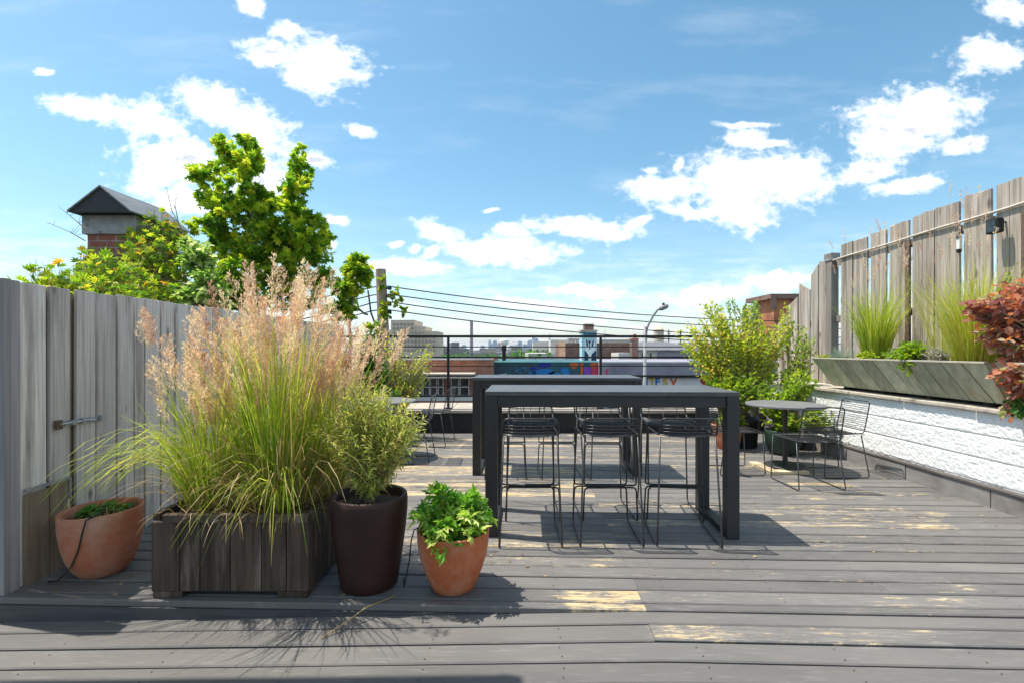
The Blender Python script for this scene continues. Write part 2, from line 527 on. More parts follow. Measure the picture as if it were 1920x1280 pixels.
def twigs(lm, sm, lobes, n, per, L, W, kind, base=None, tmin=.35, sr=.0022, droop=.25, bias=2.3, outl=.6, rlo=0, rhi=1, jit=.02, segs=4, every=1):
    """leafy shoots that fill ellipsoids; lobes = (centre, rx, ry, rz)"""
    wt = [(l[1] * l[2] * l[3]) ** .67 for l in lobes]
    for i in range(n):
        c, rx, ry, rz = random.choices(lobes, wt)[0]
        b = inball(bias)
        tgt = c + V((b.x * rx, b.y * ry, b.z * rz))
        st = V(base) + V((U(-jit, jit), U(-jit, jit), 0)) if base is not None else c + V((b.x * rx * .2, b.y * ry * .2, b.z * rz * .2 - rz * .15))
        ctl = st.lerp(tgt, .5) + V((0, 0, (tgt - st).length * droop)) + rdir() * (tgt - st).length * .08
        pts = []
        for k in range(segs + 1):
            t = k / segs
            pts.append(st * (1 - t) ** 2 + ctl * 2 * t * (1 - t) + tgt * t * t)
        if sm is not None and i % every == 0:
            sm.tube(pts, [sr * (1.6 - 1.2 * k / segs) for k in range(segs + 1)], 3, rnd=U(0, 1), cap=False)
        tone = U(rlo, rhi)
        for k in range(per):
            t = tmin + (1 - tmin) * (k + U(.0, .9)) / per
            p = st * (1 - t) ** 2 + ctl * 2 * t * (1 - t) + tgt * t * t
            ax = ((ctl - st) * (1 - t) + (tgt - ctl) * t)
            ax = ax.normalized() if ax.length > 1e-6 else V((0, 0, 1))
            d = (ax * .7 + rdir() * outl + V((0, 0, -.1))).normalized()
            nn = (V((0, 0, 1)) + rdir() * .7).normalized()
            sc = U(.65, 1.15)
            leaf(lm, p, d, nn, L * sc, W * sc, min(1, max(0, tone + U(-.18, .18))), kind)


def blade(mb, base, az, lean, L, w, droop, rnd, n=6, tw=0.0):
    d = V((math.sin(lean) * math.cos(az), math.sin(lean) * math.sin(az), math.cos(lean)))
    s = V((-math.sin(az + tw), math.cos(az + tw), 0))
    p = V(base)
    vs, fs = [], []
    st = L / n
    for i in range(n + 1):
        t = i / n
        ww = w * .5 * (1 - t) ** .6 * min(1, .5 + t * 3) + .0004
        vs += [p + s * ww, p - s * ww]
        hx = V((math.cos(az), math.sin(az), 0))
        d = (d + hx * droop * .5 * t / n * 3 + V((0, 0, -droop * t / n * 3))).normalized()
        p = p + d * st
    for i in range(n):
        fs.append((2 * i, 2 * i + 1, 2 * i + 3, 2 * i + 2))
    mb.add(vs, fs, rnd)
    return p, d


def plume(mb, p, d, L, spreadr, n, rnd):
    """an airy seed head: short side branches set with small spikelets"""
    d = d.normalized()
    a = d.orthogonal().normalized()
    b = d.cross(a)
    mb.tube([p, p + d * L * .5 + a * U(-.01, .01), p + d * L + V((U(-.02, .02), U(-.02, .02), -.01))], [.0016, .0012, .0005], 3, rnd=rnd, cap=False)
    nb = max(8, n // 7)
    for i in range(nb):
        t = (i + U(0, .8)) / nb
        r = spreadr * (math.sin(math.pi * min(1, (t * .92 + .08)) ** .75) ** .8) * U(.55, 1.1)
        ph = U(0, 6.283)
        o = (a * math.cos(ph) + b * math.sin(ph))
        q0 = p + d * L * t * .95
        q1 = q0 + o * r + d * (r * .9 + .01)
        s = (q1 - q0).cross(d)
        s = s.normalized() * .0008 if s.length > 1e-6 else a * .0008
        mb.add([q0 - s, q0 + s, q1 + s * .4, q1 - s * .4], [(0, 1, 2, 3)], rnd)
        for k in range(7):
            u = U(.25, 1.05)
            q = q0.lerp(q1, u) + rdir() * .006
            leaf(mb, q, (q1 - q0).normalized() + rdir() * .7 + d * .5, rdir(), U(.010, .018), U(.0035, .006), min(1, max(0, rnd + U(-.3, .3))))


def clump(mb, c, r, n, Lr, leanr, w, droopr, rr, azr=None):
    for i in range(n):
        a, q = U(0, 6.283), r * math.sqrt(random.random())
        az = a + U(-.6, .6) if azr is None else U(*azr)
        blade(mb, (c[0] + q * math.cos(a), c[1] + q * math.sin(a), c[2]), az, U(*leanr), U(*Lr), w * U(.6, 1.3), U(*droopr), U(*rr), 6, U(-1.2, 1.2))


# ------------------------------------------------------------------ world, sun, camera
SUNV = V((-.42, .105, 1.0)).normalized()
ELEV = math.asin(SUNV.z)
AZ = math.atan2(SUNV.x, SUNV.y)


def world():
    w = bpy.data.worlds.new('World')
    SC.world = w
    w.use_nodes = True
    nt = w.node_tree
    nt.nodes.clear()
    out = N(nt, 'ShaderNodeOutputWorld')
    sky = N(nt, 'ShaderNodeTexSky')
    sky.sky_type = 'NISHITA'
    sky.sun_disc = False
    sky.sun_elevation = ELEV
    sky.sun_rotation = AZ
    sky.altitude = 20
    sky.air_density, sky.dust_density, sky.ozone_density = 1.0, .8, 1.0
    hs = N(nt, 'ShaderNodeHueSaturation')
    hs.inputs['Saturation'].default_value = SKY_SAT
    hs.inputs['Hue'].default_value = SKY_HUE
    nt.links.new(sky.outputs[0], hs.inputs['Color'])
    bg = N(nt, 'ShaderNodeBackground')
    bg.inputs[1].default_value = SKY_STR
    nt.links.new(hs.outputs[0], bg.inputs[0])
    # clouds by direction: u = x/y, v = z/y for the half of the sky in front
    tc = N(nt, 'ShaderNodeTexCoord')
    sx = N(nt, 'ShaderNodeSeparateXYZ')
    nt.links.new(tc.outputs['Generated'], sx.inputs[0])
    yy = mathn(nt, 'MAXIMUM', sx.outputs[1], .08)
    cb = N(nt, 'ShaderNodeCombineXYZ')
    nt.links.new(mathn(nt, 'DIVIDE', sx.outputs[0], yy), cb.inputs[0])
    nt.links.new(mathn(nt, 'DIVIDE', sx.outputs[2], yy), cb.inputs[1])
    uv = cb.outputs[0]

    def noi(scale, detail, rough, vec, off=(0, 0, 0), st=(1, 1, 1)):
        mp = N(nt, 'ShaderNodeMapping')
        mp.inputs['Scale'].default_value = st
        mp.inputs['Location'].default_value = off
        nt.links.new(vec, mp.inputs[0])
        n = N(nt, 'ShaderNodeTexNoise')
        n.inputs['Scale'].default_value, n.inputs['Detail'].default_value, n.inputs['Roughness'].default_value = scale, detail, rough
        nt.links.new(mp.outputs[0], n.inputs['Vector'])
        return n
    warp = noi(9, 3, .55, uv)
    vm = N(nt, 'ShaderNodeVectorMath', operation='MULTIPLY_ADD')
    nt.links.new(warp.outputs['Color'], vm.inputs[0])
    vm.inputs[1].default_value = (.055, .04, 0)
    nt.links.new(uv, vm.inputs[2])
    v2 = N(nt, 'ShaderNodeVectorMath', operation='ADD')
    nt.links.new(vm.outputs[0], v2.inputs[0])
    v2.inputs[1].default_value = (-.0275, -.02, 0)
    wv = v2.outputs[0]
    field = None
    low = None
    for (px, py, rx, ry, rot) in CLOUDS:
        mp = N(nt, 'ShaderNodeMapping')
        mp.vector_type = 'TEXTURE'
        mp.inputs['Location'].default_value = ((px - CX) / F, (HY - py) / F, 0)
        mp.inputs['Rotation'].default_value = (0, 0, -R(rot))
        mp.inputs['Scale'].default_value = (rx * 1.13 / F, ry * 1.13 / F, 1)
        nt.links.new(wv, mp.inputs[0])
        ln = N(nt, 'ShaderNodeVectorMath', operation='LENGTH')
        nt.links.new(mp.outputs[0], ln.inputs[0])
        f = mathn(nt, 'SUBTRACT', 1.0, ln.outputs['Value'])
        if field is None: field = f
        else:
            n = N(nt, 'ShaderNodeMath', operation='SMOOTH_MAX')
            nt.links.new(field, n.inputs[0])
            nt.links.new(f, n.inputs[1])
            n.inputs[2].default_value = .22
            field = n.outputs[0]
    det = noi(17, 9, .57, uv, (2, 5, 0), (1, 1.5, 1)).outputs['Fac']
    d2 = mathn(nt, 'MULTIPLY_ADD', mathn(nt, 'SUBTRACT', det, .5), 2.1, field)
    det2 = noi(52, 6, .6, uv, (8, 3, 0), (1, 1.3, 1)).outputs['Fac']
    d2 = mathn(nt, 'MULTIPLY_ADD', mathn(nt, 'SUBTRACT', det2, .5), 1.25, d2)
    dens = N(nt, 'ShaderNodeMapRange', interpolation_type='SMOOTHSTEP')
    dens.inputs[1].default_value, dens.inputs[2].default_value = -.26, .78
    nt.links.new(d2, dens.inputs[0])
    # faint high veil and the pale band of far cumulus near the horizon
    veil = noi(3.2, 8, .62, uv, (7, 1, 0), (.7, 3.2, 1)).outputs['Fac']
    vl = mathn(nt, 'MULTIPLY', spread(nt, veil, .52, .85), .17)
    hz = spread(nt, sx.outputs[2], .22, .0)
    far = noi(16, 7, .6, uv, (1, 9, 0), (.55, 3.0, 1)).outputs['Fac']
    fb = mathn(nt, 'MULTIPLY', mathn(nt, 'MULTIPLY', spread(nt, far, .44, .70), hz), .85)
    al = mathn(nt, 'MAXIMUM', dens.outputs[0], mathn(nt, 'MAXIMUM', vl, fb))
    al = mathn(nt, 'MULTIPLY', al, mathn(nt, 'MULTIPLY', sx.outputs[1], 8, clamp=True))
    # unseen broken cumulus added overhead and behind to lift the fill light
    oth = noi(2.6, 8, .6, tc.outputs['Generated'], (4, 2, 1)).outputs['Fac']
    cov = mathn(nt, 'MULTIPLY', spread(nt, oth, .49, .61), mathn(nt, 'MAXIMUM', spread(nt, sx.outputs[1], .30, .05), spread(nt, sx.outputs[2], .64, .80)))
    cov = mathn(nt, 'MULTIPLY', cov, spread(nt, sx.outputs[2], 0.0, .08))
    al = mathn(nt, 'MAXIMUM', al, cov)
    # cloud body: white tops, thin grey-lilac undersides by thickness
    shade = noi(11, 6, .6, uv, (3, 3.06, 0), (1, 2, 1)).outputs['Fac']
    thick = mathn(nt, 'MULTIPLY', spread(nt, shade, .45, .66), spread(nt, d2, .2, .8))
    ccol = mixc(nt, mathn(nt, 'MULTIPLY', thick, .85), (1.0, 1.0, 1.0), (.40, .44, .52))
    bg2 = N(nt, 'ShaderNodeBackground')
    bg2.inputs[1].default_value = CLOUD_STR
    nt.links.new(ccol, bg2.inputs[0])
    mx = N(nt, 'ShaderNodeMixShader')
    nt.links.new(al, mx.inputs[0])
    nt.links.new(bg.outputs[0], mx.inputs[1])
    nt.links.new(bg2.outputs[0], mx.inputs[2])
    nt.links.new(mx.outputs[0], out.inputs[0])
    w.cycles.sampling_method = 'MANUAL'
    w.cycles.sample_map_resolution = 512


SKY_STR, SKY_SAT, SKY_HUE, CLOUD_STR, SUN_STR = .112, 1.18, .480, .92, 3.7
HAZE = .0002
CLOUDS = [
    (540, 58, 28, 18, 10), (600, 118, 82, 44, 15), (500, 100, 48, 24, 10), (572, 152, 60, 24, 35), (645, 140, 36, 16, 0),
    (160, 200, 75, 20, 8), (270, 225, 95, 32, 14), (330, 305, 90, 50, 0), (285, 340, 50, 28, 0), (345, 370, 80, 34, 0), (500, 330, 60, 50, 0),
    (400, 195, 70, 32, 20), (470, 230, 80, 36, 22), (585, 298, 38, 14, 20), (676, 246, 26, 12, 20), (472, 15, 24, 20, 0),
    (1228, 355, 50, 28, 0), (1400, 340, 150, 52, -4), (1490, 335, 75, 45, 0), (1390, 400, 66, 30, 0), (1290, 398, 50, 16, 15),
    (1710, 225, 115, 58, -12), (1655, 268, 62, 34, 0), (1770, 195, 56, 28, 0), (1625, 325, 58, 22, -10), (1700, 347, 62, 13, -10),
    (1398, 260, 42, 18, 0), (1442, 272, 30, 9, 0), (1390, 235, 46, 7, 0), (1855, 102, 62, 32, 0), (1890, 14, 50, 24, 10), (1808, 276, 44, 14, -8),
    (820, 432, 48, 20, 8), (952, 435, 34, 12, 0), (950, 472, 120, 24, 0), (905, 468, 50, 22, 0), (810, 473, 20, 11, -30), (776, 467, 10, 9, 0),
    (748, 457, 12, 7, 0), (1100, 425, 90, 20, 4), (1135, 438, 55, 14, 0), (1190, 418, 30, 9, -20), (770, 505, 70, 17, 0),
    (1105, 547, 74, 13, 0), (1450, 528, 72, 20, 0), (1330, 556, 75, 20, -8), (1000, 572, 70, 9, 4), (636, 410, 24, 8, 10), (618, 456, 14, 8, 0),
    (925, 398, 14, 5, -10), (1130, 572, 20, 6, 0), (1215, 318, 20, 8, 0), (1270, 308, 14, 10, -40), (85, 130, 18, 7, 0)]
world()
sd = bpy.data.lights.new('sun', 'SUN')
sd.energy, sd.angle, sd.color = SUN_STR, R(.53), (1, .95, .85)
so = bpy.data.objects.new('sun', sd)
so.rotation_euler = (-SUNV).to_track_quat('-Z', 'Y').to_euler()
so.location = SUNV * 30
COL.objects.link(so)
cd = bpy.data.cameras.new('camera')
cd.sensor_width, cd.lens = 36, F / 1920 * 36
cd.shift_y = (HY - 640) / 1920
cd.clip_start, cd.clip_end = .05, 12000
co = bpy.data.objects.new('camera', cd)
co.location, co.rotation_euler = (0, 0, EH), (R(90), 0, 0)
COL.objects.link(co)
SC.camera = co
SC.view_settings.view_transform = 'Standard'
SC.view_settings.look = 'None'
SC.view_settings.exposure = .80
SC.view_settings.gamma = 1
SC.cycles.max_bounces = 8
SC.cycles.transparent_max_bounces = 8
SC.cycles.use_denoising = True
# ------------------------------------------------------------------ ground, roof and decks
g = MB()
g.box(-4500, 4500, -300, 4500, -5.3, -5.0)
tag(g.build('ground', M['street']), kind='structure')
g = MB()
g.box(-2.95, 4.9, -3.2, 7.86, -4.98, -.32)
tag(g.build('roof_surface', M['membrane']), kind='structure')

YAW = R(-1.93)
PATCH = [(.30, .70, 2.53, 2.74, 1.0), (-.25, .68, 3.05, 3.19, .66), (.69, 1.2, 2.22, 2.35, .78), (1.25, 1.62, 2.20, 2.35, .62), (1.7, 2.0, 2.2, 2.34, .66),
         (-.08, .22, 2.08, 2.19, .8), (1.9, 2.1, 2.6, 2.75, .62), (2.25, 2.6, 2.56, 2.74, .68), (.1, .7, 2.85, 2.97, .5), (1.2, 3.6, 3.95, 4.1, .66),
         (2.0, 3.9, 4.42, 4.58, .66), (.1, .7, 3.35, 3.5, .6)]


def wear_at(X, Y, br):
    w = .10 + br * .30
    if 3.3 < Y < 7.7 and -2.2 < X < 3.4: w += .17 + br * .2
    if X < .7 and Y > 2.7: w += .08
    if Y < 2.55: w -= .06
    for a, b, c, d, q in PATCH:
        if a - .12 <= X <= (b if b == .70 else b + .12) and c <= Y <= d: w = max(w, (q * .86 + U(-.12, .08)) * min(1, max(0, 1 - max(a - X, X - b if b != .70 else 0, 0) / .12)))
    return max(0, min(1, w))


def board(mb, x0, x1, y0, y1, zf, t=.032):
    rnd, br = U(0, 1), random.random() ** 2
    n = max(2, int((x1 - x0) / .09))
    c = .006
    dz, tl = U(-.0012, .0012), U(-.0016, .0016)
    vs, fs, wr = [], [], []
    ph = U(0, 6)
    for i in range(n + 1):
        x = x0 + (x1 - x0) * i / n
        z = zf(x) + dz
        e = .0012 * math.sin(x * 1.7 + ph)
        ring = [(x, y0 + e, z - t), (x, y0 + e, z - c), (x, y0 + c + e, z), (x, y1 - c + e, z + tl), (x, y1 + e, z - c + tl), (x, y1 + e, z - t)]
        vs += ring
        X = x * math.cos(YAW) - (y0 + y1) / 2 * math.sin(YAW)
        Y = 2.541 + x * math.sin(YAW) + (y0 + y1) / 2 * math.cos(YAW)
        wr += [wear_at(X, Y, br)] * 6
    for i in range(n):
        a, b = i * 6, i * 6 + 6
        for k in range(5):
            fs.append((a + k, b + k, b + k + 1, a + k + 1))
    fs += [tuple(range(6)), tuple(range(n * 6 + 5, n * 6 - 1, -1))]
    mb.add(vs, fs, rnd, wr)


def deckobj(mb, name):
    o = mb.build(name, M['deck'])
    o.location = (0, 2.541, 0)
    o.rotation_euler.z = YAW
    return tag(o, kind='structure')


mb = MB()
y, first = 0.0, True
SCREWY = []
while y < 5.45:
    wd = .060 if first else .1285
    xe = 4.095 - .0337 * y
    js = [-2.9 - .0337 * y, .70 + U(-.004, .004), xe]
    if random.random() < .5: js.insert(2, U(2.0, 3.4))
    for a, b in zip(js[:-1], js[1:]):
        board(mb, a + .0006, b - .0006, y, y + wd + U(-.001, .0015), lambda x: 0.0)
    if not first and y < 1.6: SCREWY.append(y)
    y += wd + U(.011, .017)
    first = False
deckobj(mb, 'deck')
mb = MB()
y = -.004
zl = lambda x: -.008 - .034 * max(0, .69 - x)
zr = lambda x: -.006
first, row = True, 0
while y > -4.2:
    wd = .108 if first else .130
    if row in (1, 6):
        board(mb, -5.2, .678, y - wd, y, zl)
        board(mb, .680, 4.1, y - wd + .0015, y - .0015, zr)
    else:
        board(mb, -5.2, 4.1, y - wd, y, zl)
    row += 1
    if -1.2 < y < -.1: SCREWY.append(y - .132)
    y -= wd + U(.011, .016)
    first = False
deckobj(mb, 'lower_deck')
mb = MB()
mb.add([(-2.95, -.012, -.034), (.68, -.012, -.034), (.68, -.012, -.3), (-2.95, -.012, -.3), (-2.95, .02, -.034), (.68, .02, -.034), (.68, .02, -.3), (-2.95, .02, -.3)],
       [(0, 3, 2, 1), (4, 5, 6, 7), (0, 1, 5, 4), (1, 2, 6, 5), (2, 3, 7, 6), (3, 0, 4, 7)])
o = mb.build('deck_fascia', M['fascia'])
o.location, o.rotation_euler.z = (0, 2.541, 0), YAW
tag(o, kind='structure')

random.seed(21)
sm = MB()
for yr in SCREWY:
    for xs_ in [-2.2 + .61 * k for k in range(11)]:
        for dy in (.03, .10):
            x, yy = xs_ + U(-.012, .012), yr + dy + U(-.006, .006)
            if x > 4.0: continue
            zc = (0 if yr > -.01 else zl(x)) + .0024
            sm.add([(x + .0042 * math.cos(k * 1.047), yy + .0042 * math.sin(k * 1.047), zc) for k in range(6)], [(0, 1, 2, 3, 4, 5)])
o = sm.build('deck_screws', M['steeldark'])
o.location, o.rotation_euler.z = (0, 2.541, 0), YAW
tag(o, kind='stuff')
lm = MB()
for i in range(90):
    if i < 50: p = V((U(-2.6, .2), U(2.66, 3.3), .004))
    elif i < 75: p = V((U(3.7, 4.06), U(3.6, 7.4), .004))
    else: p = V((U(-1.5, 3.5), U(2.7, 6), .004))
    a = U(0, 6.28)
    leaf(lm, p, V((math.cos(a), math.sin(a), U(0, .15))), V((U(-.3, .3), U(-.3, .3), 1)), U(.015, .04), U(.008, .02), U(0, 1), 'oval')
tag(lm.build('leaf_litter', M['straw'], base=(0, 3, 0)), kind='stuff')

# ------------------------------------------------------------------ back parapet and railing
t = thing('parapet_wall', 'low black parapet with pale stone coping below the black railing', 'wall', (0, 8.3, 0))
mb = MB(); mb.box(-3.2, 4.9, 7.87, 8.9, -.3, .325); mb.build('wall_face', M['black'], t)
mb = MB()
x = -3.3
while x < 4.9:
    x2 = min(x + 1.15, 4.95)
    mb.box(x + .004, x2 - .004, 7.83, 8.95, .325, .372, U(0, 1))
    x = x2
mb.build('coping', M['coping'], t, bevel=.006)
t = thing('metal_railing', 'black metal guard railing with thin cables along the back parapet', 'railing', (0, 8.05, .37))
for x in (-2.9, -1.06, 1.475, 4.0):
    mb = MB(); mb.box(x - .02, x + .02, 8.03, 8.07, .372, 1.556)
    mb.box(x - .06, x + .06, 7.99, 8.11, .372, .384)
    mb.build('post', M['rail'], t, bevel=.003)
for z, h in ((1.565, .02), (1.222, .014), (.915, .014), (.585, .013)):
    mb = MB(); mb.box(-3.0, 4.4, 8.02, 8.08, z - h, z + h) if z > 1.5 else mb.box(-3.0, 4.4, 8.032, 8.068, z - h, z + h)
    mb.build('rail', M['rail'], t)
for z in (1.395, 1.075, .75):
    mb = MB(); mb.tube([(-3.0, 8.05, z), (4.4, 8.05, z)], .0085, 6); mb.build('cable', M['rail'], t)

# ------------------------------------------------------------------ right block wall with curb, ledge
t = thing('block_wall', 'rough white painted block wall with grey curb and stone ledge', 'wall', (4.13, 3, 0))
mb = MB()
for (z0, z1) in ((.0, .185), (.187, .3895), (.392, .5955), (.598, .806)):
    ny, nz = (520, 13)
    ya, yb = -.5, 7.86
    vs, fs = [], []
    for j in range(nz + 1):
        for i in range(ny + 1):
            yy, zz = ya + (yb - ya) * i / ny, z0 + (z1 - z0) * j / nz
            e = min(j, nz - j)
            d = mn.noise(V((yy * 20, zz * 20, 1))) * .003 + mn.noise(V((yy * 42, zz * 42, 5))) * .005 + mn.noise(V((yy * 5, zz * 7, 9))) * .003
            d += -.002 if e else .006
            vs.append((4.132 + d, yy, zz))
    for j in range(nz):
        for i in range(ny):
            a = j * (ny + 1) + i
            fs.append((a, a + ny + 1, a + ny + 2, a + 1))
    mb.add(vs, fs)
mb.box(4.139, 4.86, -.5, 7.86, -.3, .806)
mb.build('wall_face', M['white'], t)
mb = MB()
y = -.6
for y2 in (.6, 1.5, 2.4, 3.25, 4.13, 5.02, 5.9, 6.8, 7.86):
    mb.box(4.082 + U(-.003, .003), 4.15, y + .004, y2 - .004, -.3, .155, U(0, 1)); y = y2
mb.build('curb', M['curb'], t, bevel=.005)
mb = MB(); mb.box(4.070, 4.16, -.6, 7.86, .157, .183); mb.build('curb_cap', M['curbtop'], t, bevel=.006)
mb = MB()
y = -.5
while y < 7.8:
    y2 = min(7.86, y + U(.5, .9))
    mb.box(4.085 + U(-.01, .008), 4.88, y + .003, y2 - .003, .808, .846 + U(-.003, .003), U(0, 1)); y = y2
mb.build('ledge', M['ledge'], t, bevel=.008)

# ------------------------------------------------------------------ planters on the ledge


def ledge_planter(name, label, y0, y1):
    t = thing(name, label, 'planter', (4.3, (y0 + y1) / 2, .85))
    mb = MB()
    n = max(2, round((y1 - y0) / .205))
    for i in range(n):
        a, b = y0 + (y1 - y0) * i / n + .005, y0 + (y1 - y0) * (i + 1) / n - .005
        sa = .12 * (1 if i == n - 1 else 0)
        lean = .10
        q = U(-.004, .004)
        mb.hexa([V((4.205 + q, a - lean + (lean if i == 0 else 0), .885)), V((4.205 + q, b - lean, .885)), V((4.235 + q, b - lean, .885)), V((4.235 + q, a - lean + (lean if i == 0 else 0), .885)),
                 V((4.005 + q, a, 1.228)), V((4.005 + q, b + sa * .2, 1.228)), V((4.035 + q, b + sa * .2, 1.228)), V((4.035 + q, a, 1.228))], U(0, 1))
    mb.build('front_panel', M['greenwood'], t)
    mb = MB()
    for (ya, s) in ((y0, 0), (y1, .1)):
        yb = ya + (.02 if ya == y0 else -.02)
        mb.hexa([V((4.24, ya - s, .886)), V((4.6, ya - s, .886)), V((4.6, yb - s, .886)), V((4.24, yb - s, .886)),
                 V((4.04, ya, 1.226)), V((4.64, ya, 1.226)), V((4.64, yb, 1.226)), V((4.04, yb, 1.226))], U(0, 1))
    mb.box(4.6, 4.64, y0 + .021, y1 - .13, .886, 1.226)
    mb.build('end_panel', M['greenwood'], t)
    mb = MB(); mb.box(3.99, 4.045, y0 - .01, y1 + .02, 1.229, 1.247); mb.box(4.60, 4.66, y0 - .01, y1 + .02, 1.229, 1.247); mb.build('rim', M['rimwood'], t, bevel=.003)
    for k in range(4):
        yy = y0 + .2 + (y1 - y0 - .5) * k / 3
        mb = MB(); mb.box(4.26, 4.55, yy, yy + .07, .846, .885); mb.build('foot', M['boxwood'], t)
    mb = MB(); mb.box(4.085, 4.598, y0 + .022, y1 - .04, 1.14, 1.205); mb.build('soil', M['soil'], t)
    return t


ledge_planter('trough_planter', 'long mossy wooden trough planter with slanted plank front on the wall ledge', 4.10, 6.44)
ledge_planter('trough_planter', 'dark trough planter cut off by the frame, holding the purple leaved shrub', 2.35, 3.98)

# ------------------------------------------------------------------ right hand fence
t = thing('plank_fence', 'tall sun bleached plank fence with gaps standing behind the trough planters', 'fence', (4.75, 5.5, .85))
mb = MB()
edges = [(6.97, 6.74), (6.70, 6.45), (6.40, 6.14), (6.08, 5.79), (5.73, 5.44), (5.41, 5.12), (5.06, 4.77), (4.73, 4.46), (4.42, 4.14), (4.10, 3.83), (3.79, 3.52)]
for k, (a, b) in enumerate(edges):
    zt = 2.86 + .022 * k * .5 + U(-.02, .02)
    m_ = (a + b) / 2 + U(-.03, .03)
    q, sl = U(-.004, .004), U(-.015, .015)
    for (y0, y1) in ((b, m_ - .0015), (m_ + .0015, a)):
        mb.hexa([V((4.735 + q, y0, .86)), V((4.758 + q, y0, .86)), V((4.758 + q, y1, .86)), V((4.735 + q, y1, .86)),
                 V((4.735 + q, y0 + sl, zt)), V((4.758 + q, y0 + sl, zt)), V((4.758 + q, y1 + sl, zt + U(-.02, .02))), V((4.735 + q, y1 + sl, zt + U(-.02, .02)))], U(0, 1))
mb.build('planks', M['fence2'], t, bevel=.002)
for z in (1.80, 2.62):
    mb = MB(); mb.box(4.765, 4.81, 3.4, 7.14, z - .045, z + .045); mb.build('rail', M['fence2dark'], t, bevel=.003)
for yy in (4.44, 5.76):
    mb = MB(); mb.box(4.70, 4.732, yy - .028, yy + .028, .85, 2.62); mb.build('post', M['rust'], t, bevel=.003)
mb = MB(); mb.box(4.70, 4.81, 7.12, 7.25, .85, 2.72); po = mb.build('corner_post', M['fence2dark'], t, bevel=.004)
mb = MB(); mb.box(4.685, 4.825, 7.105, 7.265, 2.66, 2.77); mb.build('post_cap', M['concrete'], po, bevel=.006)
mb = MB()
mb.tube([(4.715 + .004 * math.sin(k * 2), 7.12 - k * .36, 2.655 + .006 * k + .005 * math.sin(k * 1.7)) for k in range(11)], .013, 7)
mb.build('conduit', M['conduit'], t, smooth=True)

t = thing('stepped_fence', 'weathered picket fence stepping down behind the leafy shrub at the corner', 'fence', (4.75, 8, .3))
mb = MB()
for (y0, y1, za, zb) in ((7.29, 7.46, 2.68, 2.70), (7.49, 7.66, 2.66, 2.52), (7.70, 7.98, 2.30, 2.44), (8.03, 8.28, 2.22, 2.10), (8.32, 8.62, 1.93, 1.80)):
    mb.hexa([V((4.735, y0, .3)), V((4.758, y0, .3)), V((4.758, y1, .3)), V((4.735, y1, .3)), V((4.735, y0, za)), V((4.758, y0, za)), V((4.758, y1, zb)), V((4.735, y1, zb))], U(0, 1))
mb.build('planks', M['fence2'], t, bevel=.002)
for z in (1.3, 1.75):
    mb = MB(); mb.box(4.762, 4.80, 7.28, 8.6, z - .04, z + .04); mb.build('rail', M['fence2dark'], t)

t = thing('floodlight', 'small square black floodlight fixed near the top of the plank fence', 'lamp', (4.70, 4.62, 2.55))
mb = MB(); mb.box(4.60, 4.66, 4.585, 4.70, 2.46, 2.60); bo = mb.build('housing', M['black'], t, bevel=.006)
mb = MB()
for k in range(5): mb.box(4.66, 4.675, 4.595 + k * .022, 4.602 + k * .022, 2.47, 2.59)
mb.build('cooling_fin', M['black'], bo)
mb = MB(); mb.box(4.594, 4.599, 4.60, 4.685, 2.475, 2.585); mb.build('glass', M['glass'], t)
mb = MB(); mb.tube(fillet([(4.665, 4.64, 2.53), (4.70, 4.64, 2.57), (4.735, 4.64, 2.57)], .02), .010, 6); mb.build('bracket', M['rust'], t)
t = thing('wall_lantern', 'small white and black garden lantern hung in a gap of the plank fence', 'lamp', (4.70, 5.09, 2.5))
mb = MB(); mb.box(4.69, 4.72, 5.07, 5.11, 2.40, 2.52); mb.build('body', M['whitepaint'], t, bevel=.004)
mb = MB(); mb.lathe([(.002, 2.36), (.022, 2.37), (.026, 2.40)], 10, (4.705, 5.09, 0)); mb.build('lantern_base', M['black'], t); mb = MB(); mb.lathe([(.027, 2.52), (.02, 2.54), (.004, 2.56)], 10, (4.705, 5.09, 0)); mb.build('lantern_cap', M['black'], t)

# ------------------------------------------------------------------ left fence with gate hardware
t = thing('board_fence', 'weathered grey board fence with bolt and patched pet hatch on the shaded side', 'fence', (-2.8, 5.0, 0))
mb = MB()
ys = [2.755, 2.92, 3.08, 3.26, 3.43, 3.59, 3.69, 3.86, 4.02, 4.19, 4.36, 4.53, 4.66, 4.83]
while ys[-1] < 7.8: ys.append(ys[-1] + U(.14, .175))
for k, (a, b) in enumerate(zip(ys[:-1], ys[1:])):
    gp = random.choice((.004, .006, .009)) if k != 1 else .013
    q, sl, zt = U(-.005, .005), U(-.004, .004), 1.735 + U(-.008, .008)
    a2 = a + (.022 if k == 2 else 0)
    mb.hexa([V((-2.822 + q, a2 + gp, -.03)), V((-2.80 + q, a2 + gp, -.03)), V((-2.80 + q, b - gp, -.03)), V((-2.822 + q, b - gp, -.03)),
             V((-2.822 + q, a2 + gp + sl, zt)), V((-2.80 + q, a2 + gp + sl, zt)), V((-2.80 + q, b - gp + sl, zt + U(-.006, .006))), V((-2.822 + q, b - gp + sl, zt))], U(0, 1))
mb.build('boards', M['fence'], t, bevel=.0025)
mb = MB()
k = 2.76
while k < 7.7:
    mb.box(-2.850, -2.832, k, k + .155, 0, 1.70 + U(-.02, .01), U(0, 1)); k += .157
mb.build('backing_boards', M['fencewarm'], t)
for z in (.25, 1.45):
    mb = MB(); mb.box(-2.90, -2.853, 2.75, 7.8, z - .045, z + .045); mb.build('rail', M['fencedark'], t)
mb = MB(); mb.box(-2.985, -2.79, 2.655, 2.69, -.03, 1.742, .3); mb.box(-2.86, -2.792, 2.692, 2.745, -.03, 1.738, .7)
